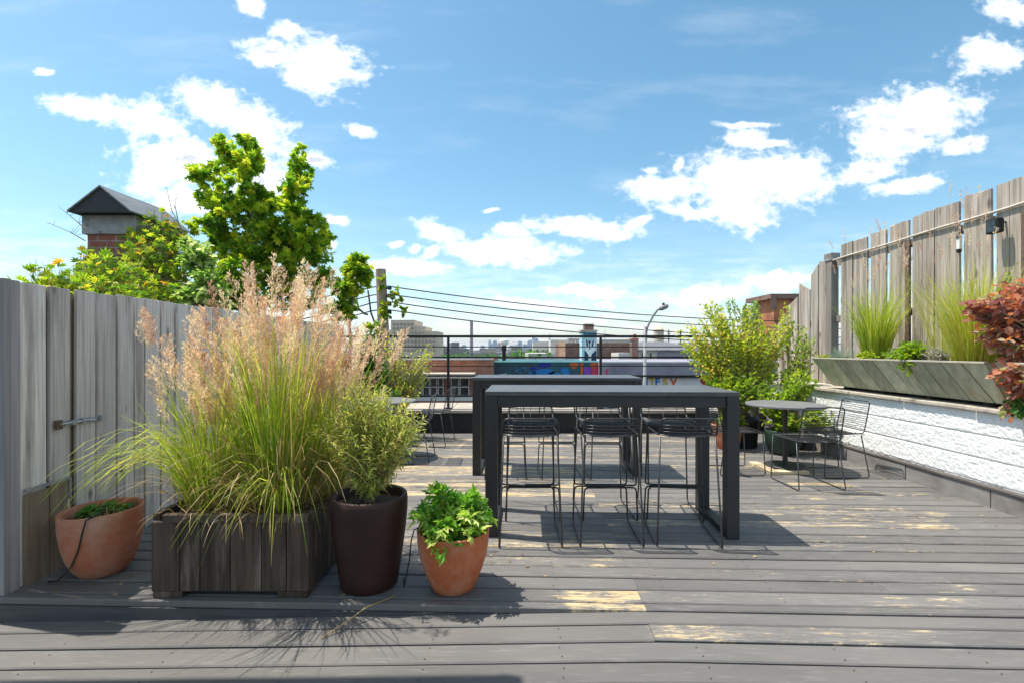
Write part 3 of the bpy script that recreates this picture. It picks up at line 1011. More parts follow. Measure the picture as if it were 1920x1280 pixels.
mb.build('end_post', M['fencedark'], t, bevel=.003)
la = None
mb = MB(); mb.box(-2.7935, -2.7885, 3.02, 3.30, .872, .905); la = mb.build('latch', M['steel'], t, bevel=.001)
mb = MB(); mb.tube([(-2.777, 2.965, .892), (-2.777, 3.21, .892), (-2.763, 3.21, .876)], .0075, 8); mb.build('bolt', M['steel'], la, smooth=True)
for yy in (3.05, 3.12, 3.26):
    mb = MB(); mb.box(-2.788, -2.765, yy, yy + .022, .876, .908); mb.build('guide', M['steel'], la, bevel=.002)
mb = MB(); mb.box(-2.789, -2.770, 2.945, 2.985, .862, .918); mb.build('keeper', M['rust'], t, bevel=.002)
mb = MB(); mb.box(-2.7925, -2.780, 2.765, 2.905, -.02, .52, .4); mb.box(-2.7925, -2.781, 2.915, 3.03, -.02, .535, .7); ha = mb.build('hatch', M['fencewarm'], t, bevel=.002)
mb = MB(); mb.box(-2.7928, -2.775, 2.765, 3.035, .537, .552); mb.box(-2.7928, -2.775, 3.036, 3.05, .42, .552); mb.build('hatch_frame', M['fencedark'], ha)

# ------------------------------------------------------------------ unseen canopy added above and behind the camera's left shoulder (casts the soft shade at the lower left)
t = thing('shade_canopy', 'unseen flat canopy added to cast the soft shade at the lower left', 'canopy', (-3.2, .4, 3.5))
mb = MB(); cv = [V((-5.4, -1.2, 3.5)), V((-1.53, -1.2, 3.5)), V((-1.53, 2.43, 3.5)), V((-5.4, 2.57, 3.5))]
mb.hexa(cv + [q + V((0, 0, .12)) for q in cv]); mb.build('canopy_slab', M['sheet'], t, bevel=.005)
mb = MB(); mb.box(-1.528, -1.50, -1.2, 2.43, 3.47, 3.65); mb.build('edge_trim', M['black'], t)
for xx in (-5.1, -1.9):
    mb = MB(); mb.box(xx - .04, xx + .04, -1.0, -.92, -.25, 3.498); mb.build('post', M['black'], t)

# ------------------------------------------------------------------ bar tables


def bar_table():
    t = thing('bar_table', '', 'table', (0, 0, 0), 0, 'long black bar tables')
    W, D, H, L = 1.815, .66, 1.05, .088
    mb = MB(); mb.box(-W / 2, W / 2, -D / 2, D / 2, H - .032, H); mb.build('tabletop', M['tabletop'], t, bevel=.003)
    for sx in (-1, 1):
        for sy in (-1, 1):
            mb = MB()
            x, y = sx * (W / 2 - L / 2 - .002), sy * (D / 2 - L / 2 - .002)
            mb.box(x - L / 2, x + L / 2, y - L / 2, y + L / 2, .0, H - .033)
            mb.build('leg', M['table'], t, bevel=.003)
    mb = MB()
    for sy in (-1, 1):
        y = sy * (D / 2 - .035); mb.box(-W / 2 + L + .003, W / 2 - L - .003, y - .02, y + .02, H - .115, H - .034)
    for sx in (-1, 1):
        x = sx * (W / 2 - .035); mb.box(x - .02, x + .02, -D / 2 + L + .003, D / 2 - L - .003, H - .115, H - .034)
    mb.build('apron', M['table'], t, bevel=.002)
    for sx in (-1, 1):
        mb = MB(); x = sx * (W / 2 - L / 2 - .002); mb.box(x - L / 2 + .004, x + L / 2 - .004, -D / 2 + L + .001, D / 2 - L - .001, .003, .052)
        mb.build('floor_rail', M['table'], t, bevel=.003)
    return t


TY = R(-1.8)
t1 = bar_table()
t1.location, t1.rotation_euler.z, t1['label'] = (.722, 3.79, 0), TY, 'long black metal bar table in front, nearest to the terracotta pot'
t2 = dup(t1, (.49, 5.50, 0), TY, 'long black bar table standing behind the front one, closer to the railing')


# ------------------------------------------------------------------ wire furniture


def wires(mb, prof, hw, n, r, sag):
    """cross wires along a side profile: list of (y,z)"""
    pts = [V((0, a, b)) for a, b in prof]
    ln = [0]
    for a, b in zip(pts[:-1], pts[1:]): ln.append(ln[-1] + (b - a).length)
    for k in range(n):
        s = ln[-1] * (k + .5) / n
        i = max(j for j in range(len(ln)) if ln[j] <= s + 1e-9)
        i = min(i, len(pts) - 2)
        q = pts[i].lerp(pts[i + 1], (s - ln[i]) / max(1e-9, ln[i + 1] - ln[i]))
        tg = (pts[i + 1] - pts[i]).normalized()
        nr = V((0, -abs(tg.z) - .0001, -abs(tg.y))).normalized() if abs(tg.y) < abs(tg.z) else V((0, 0, -1))
        mb.tube([V((x * hw, q.y, q.z)) + nr * sag * (1 - x * x) for x in (-1, -.5, 0, .5, 1)], r, 5)


def bar_stool():
    t = thing('bar_stool', '', 'bar stool', (0, 0, 0), 0, 'black wire bar stools around the bar tables')
    r = .0066
    for s in (-1, 1):
        pts = fillet([(s * .185, -.215, .748), (s * .215, -.27, .0075), (s * .215, .265, .0075), (s * .203, .262, .272), (s * .11, .262, .272)], .035, 5)
        mb = MB(); mb.tube(pts, r, 7); mb.build('leg', M['wire'], t, smooth=True, local=True)
    mb = MB(); mb.tube([(-.112, .262, .272), (.112, .262, .272)], r, 7); mb.tube([(-.165, .262, .288), (.165, .262, .288)], r, 7)
    mb.build('footrest', M['wire'], t, smooth=True, local=True)
    up = [(s * .0, 0, 0) for s in (1,)]
    side = lambda s: [(s * .185, -.262, .880), (s * .195, -.215, .760), (s * .198, .205, .752), (s * .205, .262, .288)]
    a = fillet([(-.15, .262, .288)] + side(-1)[::-1] + side(1) + [(.15, .262, .288)], .035, 5)
    mb = MB(); mb.tube(a, r, 7); mb.build('seat_frame', M['wire'], t, smooth=True, local=True)
    mb = MB(); wires(mb, [(-.19, .757), (0, .748), (.195, .752)], .197, 17, .0034, .016); mb.build('seat', M['wire'], t, smooth=True, local=True)
    mb = MB(); wires(mb, [(-.222, .775), (-.258, .868)], .190, 4, .0034, .014)
    for x in (-.12, 0, .12): mb.tube([(x, -.275, .88), (x, -.232, .76), (x, -.19, .738)], .003, 5)
    mb.build('backrest', M['wire'], t, smooth=True, local=True)
    return t


def wire_chair():
    t = thing('wire_chair', '', 'chair', (0, 0, 0), 0, 'black wire chairs on the deck')
    r = .0058
    for s in (-1, 1):
        pts = fillet([(s * .205, -.175, .452), (s * .225, -.25, .0068), (s * .225, .235, .0068), (s * .215, .215, .452)], .03, 5)
        mb = MB(); mb.tube(pts, r, 7); mb.build('leg', M['wire'], t, smooth=True, local=True)
    side = lambda s: [(s * .200, -.275, .80), (s * .205, -.205, .468), (s * .215, .225, .462)]
    a = fillet(side(-1)[::-1] + side(1), .04, 5, closed=False)
    mb = MB(); mb.tube(a + [a[0]], r, 7); mb.build('seat_frame', M['wire'], t, smooth=True, local=True)
    mb = MB(); wires(mb, [(-.19, .466), (0, .458), (.215, .462)], .212, 22, .0030, .016)
    for x in (-.1, .1): mb.tube([(x, -.2, .456), (x, 0, .444), (x, .22, .452)], .003, 5)
    mb.build('seat', M['wire'], t, smooth=True, local=True)
    mb = MB(); wires(mb, [(-.212, .50), (-.270, .785)], .203, 13, .0030, .012); mb.build('backrest', M['wire'], t, smooth=True, local=True)
    return t


st = bar_stool()
spots = [(.125, 3.555, .01, 'black wire bar stool on the near side of the front table, nearest the terracotta pot'),
         (.690, 3.56, -.03, 'middle black wire bar stool of three on the near side of the front table'),
         (1.235, 3.555, -.10, 'slightly turned black wire bar stool at the right end, near side of front table'),
         (.165, 4.06, math.pi, 'black wire bar stool on the far side of the front table, left end'),
         (.765, 4.05, math.pi + .02, 'middle black wire bar stool on the far side of the front table'),
         (1.31, 4.05, math.pi - .12, 'black wire bar stool on the far side of the front table, right end'),
         (-.066, 5.28, .0, 'black wire bar stool at the back table, beside its left legs'),
         (.52, 5.29, .03, 'middle black wire bar stool of three at the back table'),
         (1.04, 5.28, -.02, 'black wire bar stool at the back table, beside its right legs')]
for i, (x, y, a, lb) in enumerate(spots):
    if i == 0:
        st.location, st.rotation_euler.z, st['label'] = (x, y, 0), a, lb
    else:
        dup(st, (x, y, 0), a, lb)
ch = wire_chair()
spots = [(2.955, 4.86, .02, 'black wire chair with its back to the viewer at the round table'),
         (3.50, 5.30, R(90) + .04, 'black wire chair nearest the white wall, facing the round table'),
         (2.47, 5.39, R(-90), 'black wire chair half hidden behind the front bar table leg'),
         (-1.22, 5.90, R(90), 'black wire chair on the left, side on beside the olive shrub'),
         (-1.12, 6.92, R(80), 'black wire chair standing close to the railing post on the left')]
for i, (x, y, a, lb) in enumerate(spots):
    if i == 0:
        ch.location, ch.rotation_euler.z, ch['label'] = (x, y, 0), a, lb
    else:
        dup(ch, (x, y, 0), a, lb)


def cafe_table():
    t = thing('cafe_table', '', 'table', (0, 0, 0), 0, 'round cafe tables')
    mb = MB(); mb.lathe([(.0, .716), (.405, .716), (.412, .712), (.412, .694), (.402, .692), (.402, .702), (0, .703)], 48); mb.build('tabletop', M['tabletop2'], t, local=True)
    mb = MB(); mb.lathe([(.027, .03), (.027, .69), (.1, .70)], 20); mb.build('column', M['table'], t, smooth=True, local=True)
    mb = MB(); mb.lathe([(.0, .034), (.03, .034), (.21, .026), (.215, .02), (.215, .012), (0, .012)], 36); mb.build('base_plate', M['table'], t, local=True)
    return t


c1 = cafe_table()
c1.location, c1['label'] = (3.105, 5.5, .022), 'round grey cafe table on one leg in front of the white wall'
dup(c1, (-1.63, 6.10, .0), 0, 'round grey cafe table mostly hidden behind the olive shrub')
mb = MB(); mb.box(2.80, 3.22, 5.23, 5.34, .001, .032); mb.box(2.80, 2.9, 5.34, 5.72, .001, .032); mb.box(3.12, 3.22, 5.34, 5.72, .001, .032)
tag(mb.build('wood_shim', M['wood_raw'], base=(3.0, 5.5, 0), bevel=.003), 'pale lumber shim levelling the foot of the round cafe table', 'shim')
# ------------------------------------------------------------------ pots


def pot(name, label, c, prof, mat, inner, soilz, cat='pot', wob=0, n=40, tilt=None):
    """prof: outside profile bottom to rim; inner: rim thickness"""
    t = thing(name, label, cat, c)
    mb = MB()
    r1, z1 = prof[-1]
    ins = [(r1 - inner * .3, z1 + .006), (r1 - inner, z1), (r1 - inner * 1.2, z1 - .05), (r1 - inner * 1.6, soilz - .03)]
    mb.lathe([(.0, .004), (prof[0][0] * .9, .002)] + prof + ins, n, (0, 0, 0), wob=wob)
    mb.build('pot_wall', mat, t, smooth=True, local=True)
    mb = MB()
    rs = r1 - inner * 1.25
    vs, fs = [(0, 0, soilz + .012)], []
    for j in range(1, 6):
        for k in range(24):
            a = 6.2832 * k / 24
            vs.append((rs * j / 5 * math.cos(a), rs * j / 5 * math.sin(a), soilz + U(-.008, .012)))
    for k in range(24): fs.append((0, 1 + k, 1 + (k + 1) % 24))
    for j in range(4):
        for k in range(24):
            a = 1 + j * 24
            fs.append((a + k, a + 24 + k, a + 24 + (k + 1) % 24, a + (k + 1) % 24))
    mb.add(vs, fs)
    mb.build('soil', M['soil'], t, local=True)
    return t


b = pot('terracotta_bowl', 'wide terracotta bowl pot standing against the grey board fence', (-2.49, 2.95, 0),
        [(.105, 0), (.118, .008), (.150, .05), (.178, .12), (.197, .20), (.206, .29), (.206, .345), (.210, .385)], M['terra2'], .016, .34)
b.rotation_euler = (0, R(-1.5), .4)
pot('tall_brown_pot', 'tall dark brown glazed pot standing right of the wooden planter box', (-.825, 2.80, 0),
    [(.150, 0), (.158, .006), (.172, .08), (.190, .20), (.207, .33), (.216, .43), (.217, .49), (.213, .515)], M['brownpot'], .022, .465)
pot('terracotta_pot', 'orange terracotta pot in front, overflowing with bright green leaves', (-.335, 2.76, 0),
    [(.112, 0), (.120, .006), (.140, .05), (.168, .12), (.190, .19), (.201, .26), (.203, .31), (.206, .33)], M['terra'], .018, .28)
pot('terracotta_pot', 'terracotta pot seen behind the right leg of the front bar table', (2.95, 6.62, 0),
    [(.125, 0), (.14, .02), (.17, .15), (.19, .27), (.205, .275), (.207, .33)], M['terra'], .018, .30)
pot('green_glazed_pot', 'dark green glazed pot under the round cafe table by the wall', (3.52, 6.28, 0),
    [(.14, 0), (.17, .04), (.21, .16), (.222, .27), (.225, .31)], M['greenpot'], .02, .27)
pot('black_nursery_pot', 'squat black plastic nursery pot behind the round cafe table', (3.22, 6.75, 0),
    [(.16, 0), (.18, .02), (.205, .36), (.215, .365), (.215, .40)], M['blackpot'], .012, .36)
pot('black_nursery_pot', 'black plastic nursery pot tucked into the corner by the white wall', (3.86, 6.65, 0),
    [(.14, 0), (.15, .02), (.18, .24), (.19, .245), (.19, .28)], M['blackpot'], .012, .25)
pot('black_nursery_pot', 'black plastic pot at the back railing holding the thin yellow green tree', (-1.75, 7.45, 0),
    [(.16, 0), (.17, .02), (.2, .32), (.21, .325), (.21, .36)], M['blackpot'], .012, .32)
pot('black_nursery_pot', 'black plastic pot behind the tall grass, under the dark green shrub', (-2.25, 7.1, 0),
    [(.16, 0), (.17, .02), (.2, .36), (.21, .365), (.21, .4)], M['blackpot'], .012, .36)

# ------------------------------------------------------------------ wooden planter box
t = thing('planter_box', 'dark weathered wooden planter box filled with tall feathery grass', 'planter', (-1.535, 3.02, 0))
X0, X1, Y0, Y1, ZT = -1.965, -1.105, 2.635, 3.42, .455
mb = MB()
xs = [X0 + .0, X0 + .155, X0 + .265, X0 + .43, X0 + .60, X0 + .735, X1]
for a, b_ in zip(xs[:-1], xs[1:]):
    q = U(-.003, .003)
    mb.box(a + .0025, b_ - .0025, Y0 + q, Y0 + .024, .035, ZT - .045 + U(-.003, .003), U(0, 1))
mb.build('front_panel', M['boxwood'], t, bevel=.0025)
for (x, sg) in ((X0, 1), (X1, -1)):
    mb = MB()
    k = Y0 + .026
    while k < Y1 - .05:
        k2 = min(k + U(.12, .16), Y1)
        mb.box(min(x, x + sg * .024), max(x, x + sg * .024), k + .002, k2 - .002, .035, ZT - .045, U(0, 1)); k = k2
    mb.build('side_panel', M['boxwood'], t, bevel=.0025)
mb = MB(); mb.box(X0 + .026, X1 - .026, Y1 - .024, Y1, .035, ZT - .045); mb.build('back_panel', M['boxwood'], t)
mb = MB()
mb.box(X0 + .07, X1 - .0, Y0 - .016, Y0 + .026, ZT - .042, ZT, .95); mb.box(X1 - .028, X1 + .012, Y0 + .027, Y1, ZT - .044, ZT - .002, .8)
mb.box(X0 - .012, X0 + .028, Y0 + .027, Y1, ZT - .044, ZT - .002, .2); mb.box(X0 + .03, X1 - .03, Y1 - .03, Y1 + .01, ZT - .044, ZT - .001, .6)
mb.build('rim', M['boxwood'], t, bevel=.003)
for (x, y) in ((X0 + .01, Y0 - .004), (X1 - .17, Y0 - .004), (X0 + .01, Y1 - .1), (X1 - .17, Y1 - .1)):
    mb = MB(); mb.box(x, x + .16, y, y + .09, .001, .034); mb.build('foot', M['boxwood'], t, bevel=.003)
mb = MB(); mb.box(X0 + .03, X1 - .03, Y0 + .03, Y1 - .03, .1, .415); mb.build('soil', M['soil'], t)

random.seed(8)
# grass clumps in the box


def grass_thing(name, label, c, fn):
    t = thing(name, label, 'grass', c)
    bl, dr, pl = MB(), MB(), MB()
    fn(bl, dr, pl)
    bl.build('blades', M['blade'], t)
    if dr.v: dr.build('dry_blades', M['straw'], t)
    if pl.v: pl.build('plumes', M['plume'], t)
    return t


def stems(bl, pl, c, r, n, Lr, lean, azc, azw, PL, PR, np_):
    for i in range(n):
        a, q = U(0, 6.283), r * math.sqrt(random.random())
        b0 = V((c[0] + q * math.cos(a), c[1] + q * math.sin(a), c[2]))
        az = azc + U(-azw, azw)
        L = U(*Lr)
        p, d = blade(bl, b0, az, U(*lean), L, .0045, U(.0, .14), U(.35, .95), 6, U(-1, 1))
        d = (d + V((0, 0, .4))).normalized()
        plume(pl, p - d * U(.02, .1), d, U(*PL), U(*PR), np_, U(.05, 1))


def g_left(bl, dr, pl):
    c = (-1.80, 2.93, .42)
    clump(bl, c, .11, 210, (.45, .9), (.03, .38), .0085, (.1, .8), (.05, .75))
    clump(bl, (-1.85, 2.88, .42), .1, 95, (.75, 1.05), (.10, .50), .0095, (1.9, 3.3), (.3, .85), (2.5, 3.7))
    clump(dr, c, .15, 130, (.2, .6), (.1, .9), .006, (.5, 1.8), (0, 1))
    stems(bl, pl, c, .13, 90, (.42, .92), (.02, .34), 3.0, 2.8, (.16, .28), (.03, .055), 190)


def g_mid(bl, dr, pl):
    c = (-1.42, 2.95, .42)
    clump(bl, c, .17, 480, (.5, 1.2), (.02, .26), .0085, (.05, .6), (.0, .75))
    clump(bl, (-1.30, 2.80, .42), .10, 45, (.45, .85), (.15, .6), .0085, (1.6, 3.6), (.1, .7), (-2.2, -.8))
    clump(dr, c, .22, 420, (.25, 1.0), (.03, .7), .006, (.4, 1.8), (0, 1))
    stems(bl, pl, c, .19, 98, (.48, 1.04), (.01, .27), 1.57, 3.14, (.20, .36), (.035, .065), 240)


def g_right(bl, dr, pl):
    c = (-1.21, 3.10, .42)
    clump(bl, c, .12, 260, (.5, .95), (.03, .32), .0085, (.05, .6), (.1, .8))
    clump(dr, c, .17, 160, (.2, .7), (.05, .8), .006, (.4, 1.6), (0, 1))
    stems(bl, pl, c, .15, 66, (.46, .90), (.04, .42), .1, 1.4, (.18, .30), (.03, .055), 200)


grass_thing('feather_grass', 'arching grass clump at the left end of the wooden box, leaning over the bowl', (-1.80, 2.93, .42), g_left)
grass_thing('feather_grass', 'tallest feathery grass clump with pink plumes in the middle of the box', (-1.42, 2.95, .42), g_mid)
grass_thing('feather_grass', 'feathery grass clump at the right of the box, behind the brown pot', (-1.21, 3.10, .42), g_right)

# loose straw hanging over the front of the box
mb = MB()
for i in range(13):
    x = U(X0 + .02, X1 - .02)
    p, d = blade(mb, (x, 2.66, .445), U(-2.2, -.9), U(1.0, 1.5), U(.08, .32), .005, U(1.2, 4.0), U(0, 1), 7, U(-1, 1))
for i in range(160):
    blade(mb, (U(X0 + .05, X1 - .05), U(2.67, 2.9), .425), U(0, 6.28), U(.9, 1.5), U(.08, .25), .005, U(0, 1.0), U(0, 1), 4, U(-1, 1))
tag(mb.build('straw_litter', M['straw'], base=(-1.5, 2.66, .44)), kind='stuff')


def plant(name, label, cat, base, lobes, n, per, L, W, kind, lmat, smat='twig', parts=('foliage', 'stems'), group=None, **kw):
    t = thing(name, label, cat, base, 0, group)
    lm, sm = MB(), MB()
    twigs(lm, sm, lobes, n, per, L, W, kind, base=base, **kw)
    lm.build(parts[0], M[lmat], t)
    sm.build(parts[1], M[smat], t)
    return t


random.seed(12)
plant('olive_shrub', 'round olive green shrub with narrow leaves growing in the brown pot', 'shrub', (-.825, 2.80, .47),
      [(V((-.80, 2.80, .93)), .27, .25, .25), (V((-.64, 2.78, .88)), .18, .18, .18), (V((-.97, 2.80, .86)), .16, .18, .18), (V((-.78, 2.80, .66)), .18, .18, .12), (V((-.84, 2.84, 1.08)), .18, .16, .13)],
      520, 14, .044, .0105, 'diamond', 'olive', tmin=.42, sr=.0017, droop=.12, bias=2.0, outl=.75)
plant('parsley_plant', 'bright green lobed leaf plant spilling over the orange terracotta pot', 'plant', (-.335, 2.76, .30),
      [(V((-.35, 2.74, .43)), .23, .20, .10), (V((-.45, 2.70, .42)), .12, .13, .09), (V((-.20, 2.70, .40)), .13, .14, .09), (V((-.33, 2.56, .34)), .16, .07, .08), (V((-.42, 2.72, .56)), .06, .06, .06), (V((-.22, 2.74, .50)), .08, .08, .06)],
      150, 6, .072, .062, 'lobed', 'celery', tmin=.6, sr=.0016, droop=.35, bias=2.2, outl=.8)
plant('creeping_greens', 'small green seedlings sprouting inside the terracotta bowl', 'plant', (-2.49, 2.95, .345),
      [(V((-2.49, 2.95, .37)), .15, .15, .03)], 60, 3, .05, .035, 'oval', 'deepgreen', tmin=.5, droop=.3, jit=.14)

# irrigation tubes and a dead grass stem
mb = MB(); mb.tube([(-2.35, 2.80, .42), (-2.41, 2.735, .385), (-2.435, 2.738, .30), (-2.46, 2.742, .21), (-2.52, 2.765, .11), (-2.60, 2.775, .03), (-2.68, 2.80, .008)], .0045, 6)
tag(mb.build('irrigation_tube', M['cable'], base=(-2.45, 2.76, .2), smooth=True), 'thin black irrigation tube draped over the front of the terracotta bowl', 'tube')
mb = MB(); mb.tube([(-.52, 2.78, .34), (-.555, 2.74, .33), (-.568, 2.72, .27), (-.575, 2.72, .18), (-.592, 2.72, .09), (-.61, 2.74, .01), (-.64, 2.86, .006)], .004, 6)
tag(mb.build('irrigation_tube', M['cable'], base=(-.57, 2.72, .2), smooth=True), 'thin black irrigation tube between the brown pot and the terracotta pot', 'tube')
mb = MB(); a, b_ = P(735, 1118, 2.62), P(614, 1176, 2.36)
mb.tube([(-.64, 2.64, .006), (-.76, 2.53, .006), (-.84, 2.45, -.028), (-.93, 2.36, -.055)], .0032, 5)
tag(mb.build('dry_stem', M['straw'], base=(-.78, 2.5, 0)), 'dead straw stem lying on the deck in front of the brown pot', 'stem')

# ------------------------------------------------------------------ shrubs at the back corner (right) and the back (left)
plant('airy_shrub', 'large airy yellow green shrub at the back right corner of the deck', 'shrub', (3.22, 6.75, .37),
      [(P(1385, 640, 7.0), .55, .4, .36), (P(1345, 600, 7.0), .28, .25, .26), (P(1430, 640, 7.0), .4, .35, .4), (P(1300, 650, 7.1), .22, .25, .2),
       (P(1405, 590, 7.0), .18, .2, .14), (P(1370, 690, 6.9), .42, .3, .2), (P(1480, 610, 7.0), .2, .2, .2), (P(1295, 625, 7.1), .26, .25, .24), (P(1330, 575, 7.1), .14, .2, .16), (P(1320, 680, 6.9), .3, .2, .2), (P(1440, 700, 6.8), .3, .2, .25)],
      520, 13, .066, .038, 'diamond', 'loose', every=2, rlo=.25, tmin=.45, sr=.0042, droop=.12, bias=2.0, outl=.7)
plant('wispy_branches', 'tall wispy branches of a pale shrub reaching above the railing', 'shrub', (3.62, 7.15, .2),
      [(P(1345, 595, 7.2), .10, .1, .22), (P(1395, 580, 7.2), .10, .1, .12), (P(1415, 575, 7.2), .10, .1, .10), (P(1365, 565, 7.2), .06, .1, .06)],
      60, 12, .05, .034, 'oval', 'varieg', 'birch', tmin=.70, sr=.005, droop=.2, rlo=.2, rhi=.9)
plant('hydrangea_shrub', 'dense lime green shrub growing from the terracotta pot behind the table', 'shrub', (2.95, 6.62, .3),
      [(P(1362, 735, 6.6), .22, .25, .22), (P(1410, 730, 6.6), .25, .25, .24), (P(1370, 790, 6.55), .18, .18, .14), (P(1335, 720, 6.7), .12, .2, .1)],
      230, 9, .065, .045, 'oval', 'lime', tmin=.5, sr=.003, droop=.2, bias=2.4)
plant('leafy_shrub', 'fresh green leafy shrub growing from the dark green pot by the wall', 'shrub', (3.52, 6.28, .28),
      [(P(1455, 750, 6.3), .26, .25, .22), (P(1500, 720, 6.3), .2, .22, .22), (P(1475, 790, 6.2), .3, .22, .12), (P(1535, 785, 6.1), .14, .18, .18)],
      260, 9, .065, .042, 'oval', 'loose', tmin=.5, sr=.003, droop=.2, bias=2.4, rhi=.7)
plant('corner_shrub', 'green shrub in the corner pot climbing the weathered picket fence', 'shrub', (3.86, 6.65, .26),
      [(P(1490, 700, 6.8), .25, .2, .25), (P(1510, 640, 6.9), .16, .15, .25), (P(1475, 590, 7.2), .10, .1, .2)],
      130, 9, .055, .036, 'oval', 'loose', tmin=.45, sr=.003, droop=.2, rhi=.75)
plant('flower_clump', 'pale flowering stems beside the white wall and trough planter', 'plant', (3.98, 6.9, .05),
      [(P(1500, 690, 6.95), .18, .12, .10)], 30, 7, .035, .03, 'oval', 'silver', tmin=.6, sr=.003)
plant('thin_tree', 'thin pale stemmed yellow green tree in front of the railing on the left', 'tree', (-1.75, 7.45, .33),
      [(P(750, 690, 7.4), .40, .3, .42), (P(800, 665, 7.4), .24, .2, .24), (P(785, 700, 7.4), .24, .2, .2), (P(700, 640, 7.3), .22, .22, .22), (P(770, 730, 7.4), .3, .3, .22), (P(745, 640, 7.4), .3, .2, .15)],
      200, 10, .052, .032, 'diamond', 'loose', 'birch', ('crown', 'trunk'), tmin=.5, sr=.006, droop=.06, bias=1.9, rlo=.35)
plant('dark_shrub', 'deep green shrub between the tall grass and the thin tree', 'shrub', (-2.25, 7.1, .37),
      [(P(700, 700, 7.0), .28, .25, .25), (P(690, 660, 7.0), .2, .2, .3), (P(720, 735, 6.9), .25, .2, .12)],
      190, 10, .075, .045, 'oval', 'deepgreen', tmin=.5, sr=.004, droop=.2)

random.seed(15)
# ------------------------------------------------------------------ plants in the ledge planter


def tuft(name, label, c, nb, L, lean, w, dro, mat, r=.1, nst=0, SL=(.9, 1.3), rr=(.1, .9)):
    t = thing(name, label, 'grass', c)
    bl, pl = MB(), MB()
    clump(bl, c, r, nb, L, lean, w, dro, rr)
    if nst: stems(bl, pl, c, r, nst, SL, (.02, .35), 1.57, 3.14, (.10, .2), (.012, .022), 50)
    bl.build('blades', M[mat], t)
    if pl.v: pl.build('seed_heads', M['plume'], t)


tuft('fountain_grass', 'upright green grass tuft with thin seed stalks in the trough planter', (4.34, 5.78, 1.2), 520, (.45, .98), (.02, .30), .009, (.05, .6), 'blade', .11, 34, (.85, 1.35))
tuft('fountain_grass', 'yellowish grass tuft in the trough planter next to the purple shrub', (4.34, 4.55, 1.2), 560, (.45, 1.0), (.02, .32), .009, (.05, .6), 'blade', .14, 22, (.9, 1.45), (.4, 1))
tuft('fountain_grass', 'green tuft leaning on the fence between the two trough grasses', (4.45, 5.0, 1.2), 60, (.6, 1.1), (.02, .3), .006, (0, .4), 'blade', .08, 10, (1.0, 1.5), (.3, .9))
tuft('blue_fescue', 'small blue grey grass at the far end of the trough planter', (4.22, 6.22, 1.2), 260, (.10, .26), (.1, 1.0), .004, (.2, .8), 'fescue', .06)
plant('stonecrop', 'low yellow creeping plant at the far corner of the trough planter', 'plant', (4.12, 6.38, 1.2), [(V((4.1, 6.36, 1.25)), .09, .1, .05)], 60, 4, .03, .02, 'oval', 'lime', jit=.06, rlo=.6)
plant('stonecrop', 'low yellow plant at the foot of the green grass tuft', 'plant', (4.14, 5.62, 1.2), [(V((4.13, 5.62, 1.27)), .08, .13, .07)], 60, 4, .045, .03, 'oval', 'lime', jit=.06, rlo=.5)
plant('lime_plant', 'lime green leafy plant hanging over the edge of the trough planter', 'plant', (4.16, 4.95, 1.2),
      [(V((4.12, 5.0, 1.33)), .14, .2, .12), (V((4.02, 4.92, 1.22)), .06, .1, .10), (V((4.12, 5.25, 1.28)), .1, .13, .07)], 130, 6, .055, .04, 'oval', 'lime', jit=.1, droop=.3, rlo=.1, rhi=.8)
plant('silver_plant', 'pinkish silver mounded plant right of the lime green one', 'plant', (4.16, 4.70, 1.2), [(V((4.13, 4.72, 1.30)), .1, .14, .09)], 90, 7, .03, .014, 'oval', 'silver', jit=.08)
plant('goldenrod', 'tall yellow green weed standing against the plank fence', 'plant', (4.5, 4.42, 1.2),
      [(V((4.55, 4.42, 2.05)), .05, .05, .40), (V((4.56, 4.50, 1.75)), .12, .12, .3), (V((4.5, 4.75, 1.85)), .08, .14, .28)], 60, 12, .05, .02, 'diamond', 'lime', tmin=.3, droop=.05, rlo=.4)
plant('smoke_bush', 'purple leaved shrub with glossy round leaves spilling over the ledge', 'shrub', (4.32, 3.75, 1.2),
      [(P(1880, 580, 4.02), .24, .22, .19), (P(1905, 545, 4.05), .15, .2, .14), (P(1905, 640, 3.98), .14, .2, .18), (P(1820, 575, 4.06), .12, .12, .09), (P(1895, 730, 3.88), .12, .14, .14), (P(1885, 770, 3.86), .09, .1, .07), (P(1930, 600, 3.95), .2, .2, .3), (P(1865, 630, 4.0), .14, .15, .12), (P(1830, 590, 4.05), .10, .1, .08), (P(1870, 700, 3.9), .10, .1, .06)],
      370, 8, .066, .050, 'oval', 'smoke', tmin=.5, sr=.003, droop=.15, bias=2.2, outl=.8)
mb = MB()
twigs(mb, None, [(P(1900, 765, 3.85), .08, .08, .06)], 14, 5, .06, .045, 'oval', base=P(1905, 740, 3.85))
tag(mb.build('trailing_vine', M['deepgreen'], base=P(1900, 765, 3.85)), 'dark green trailing leaves below the purple shrub on the white wall', 'vine')

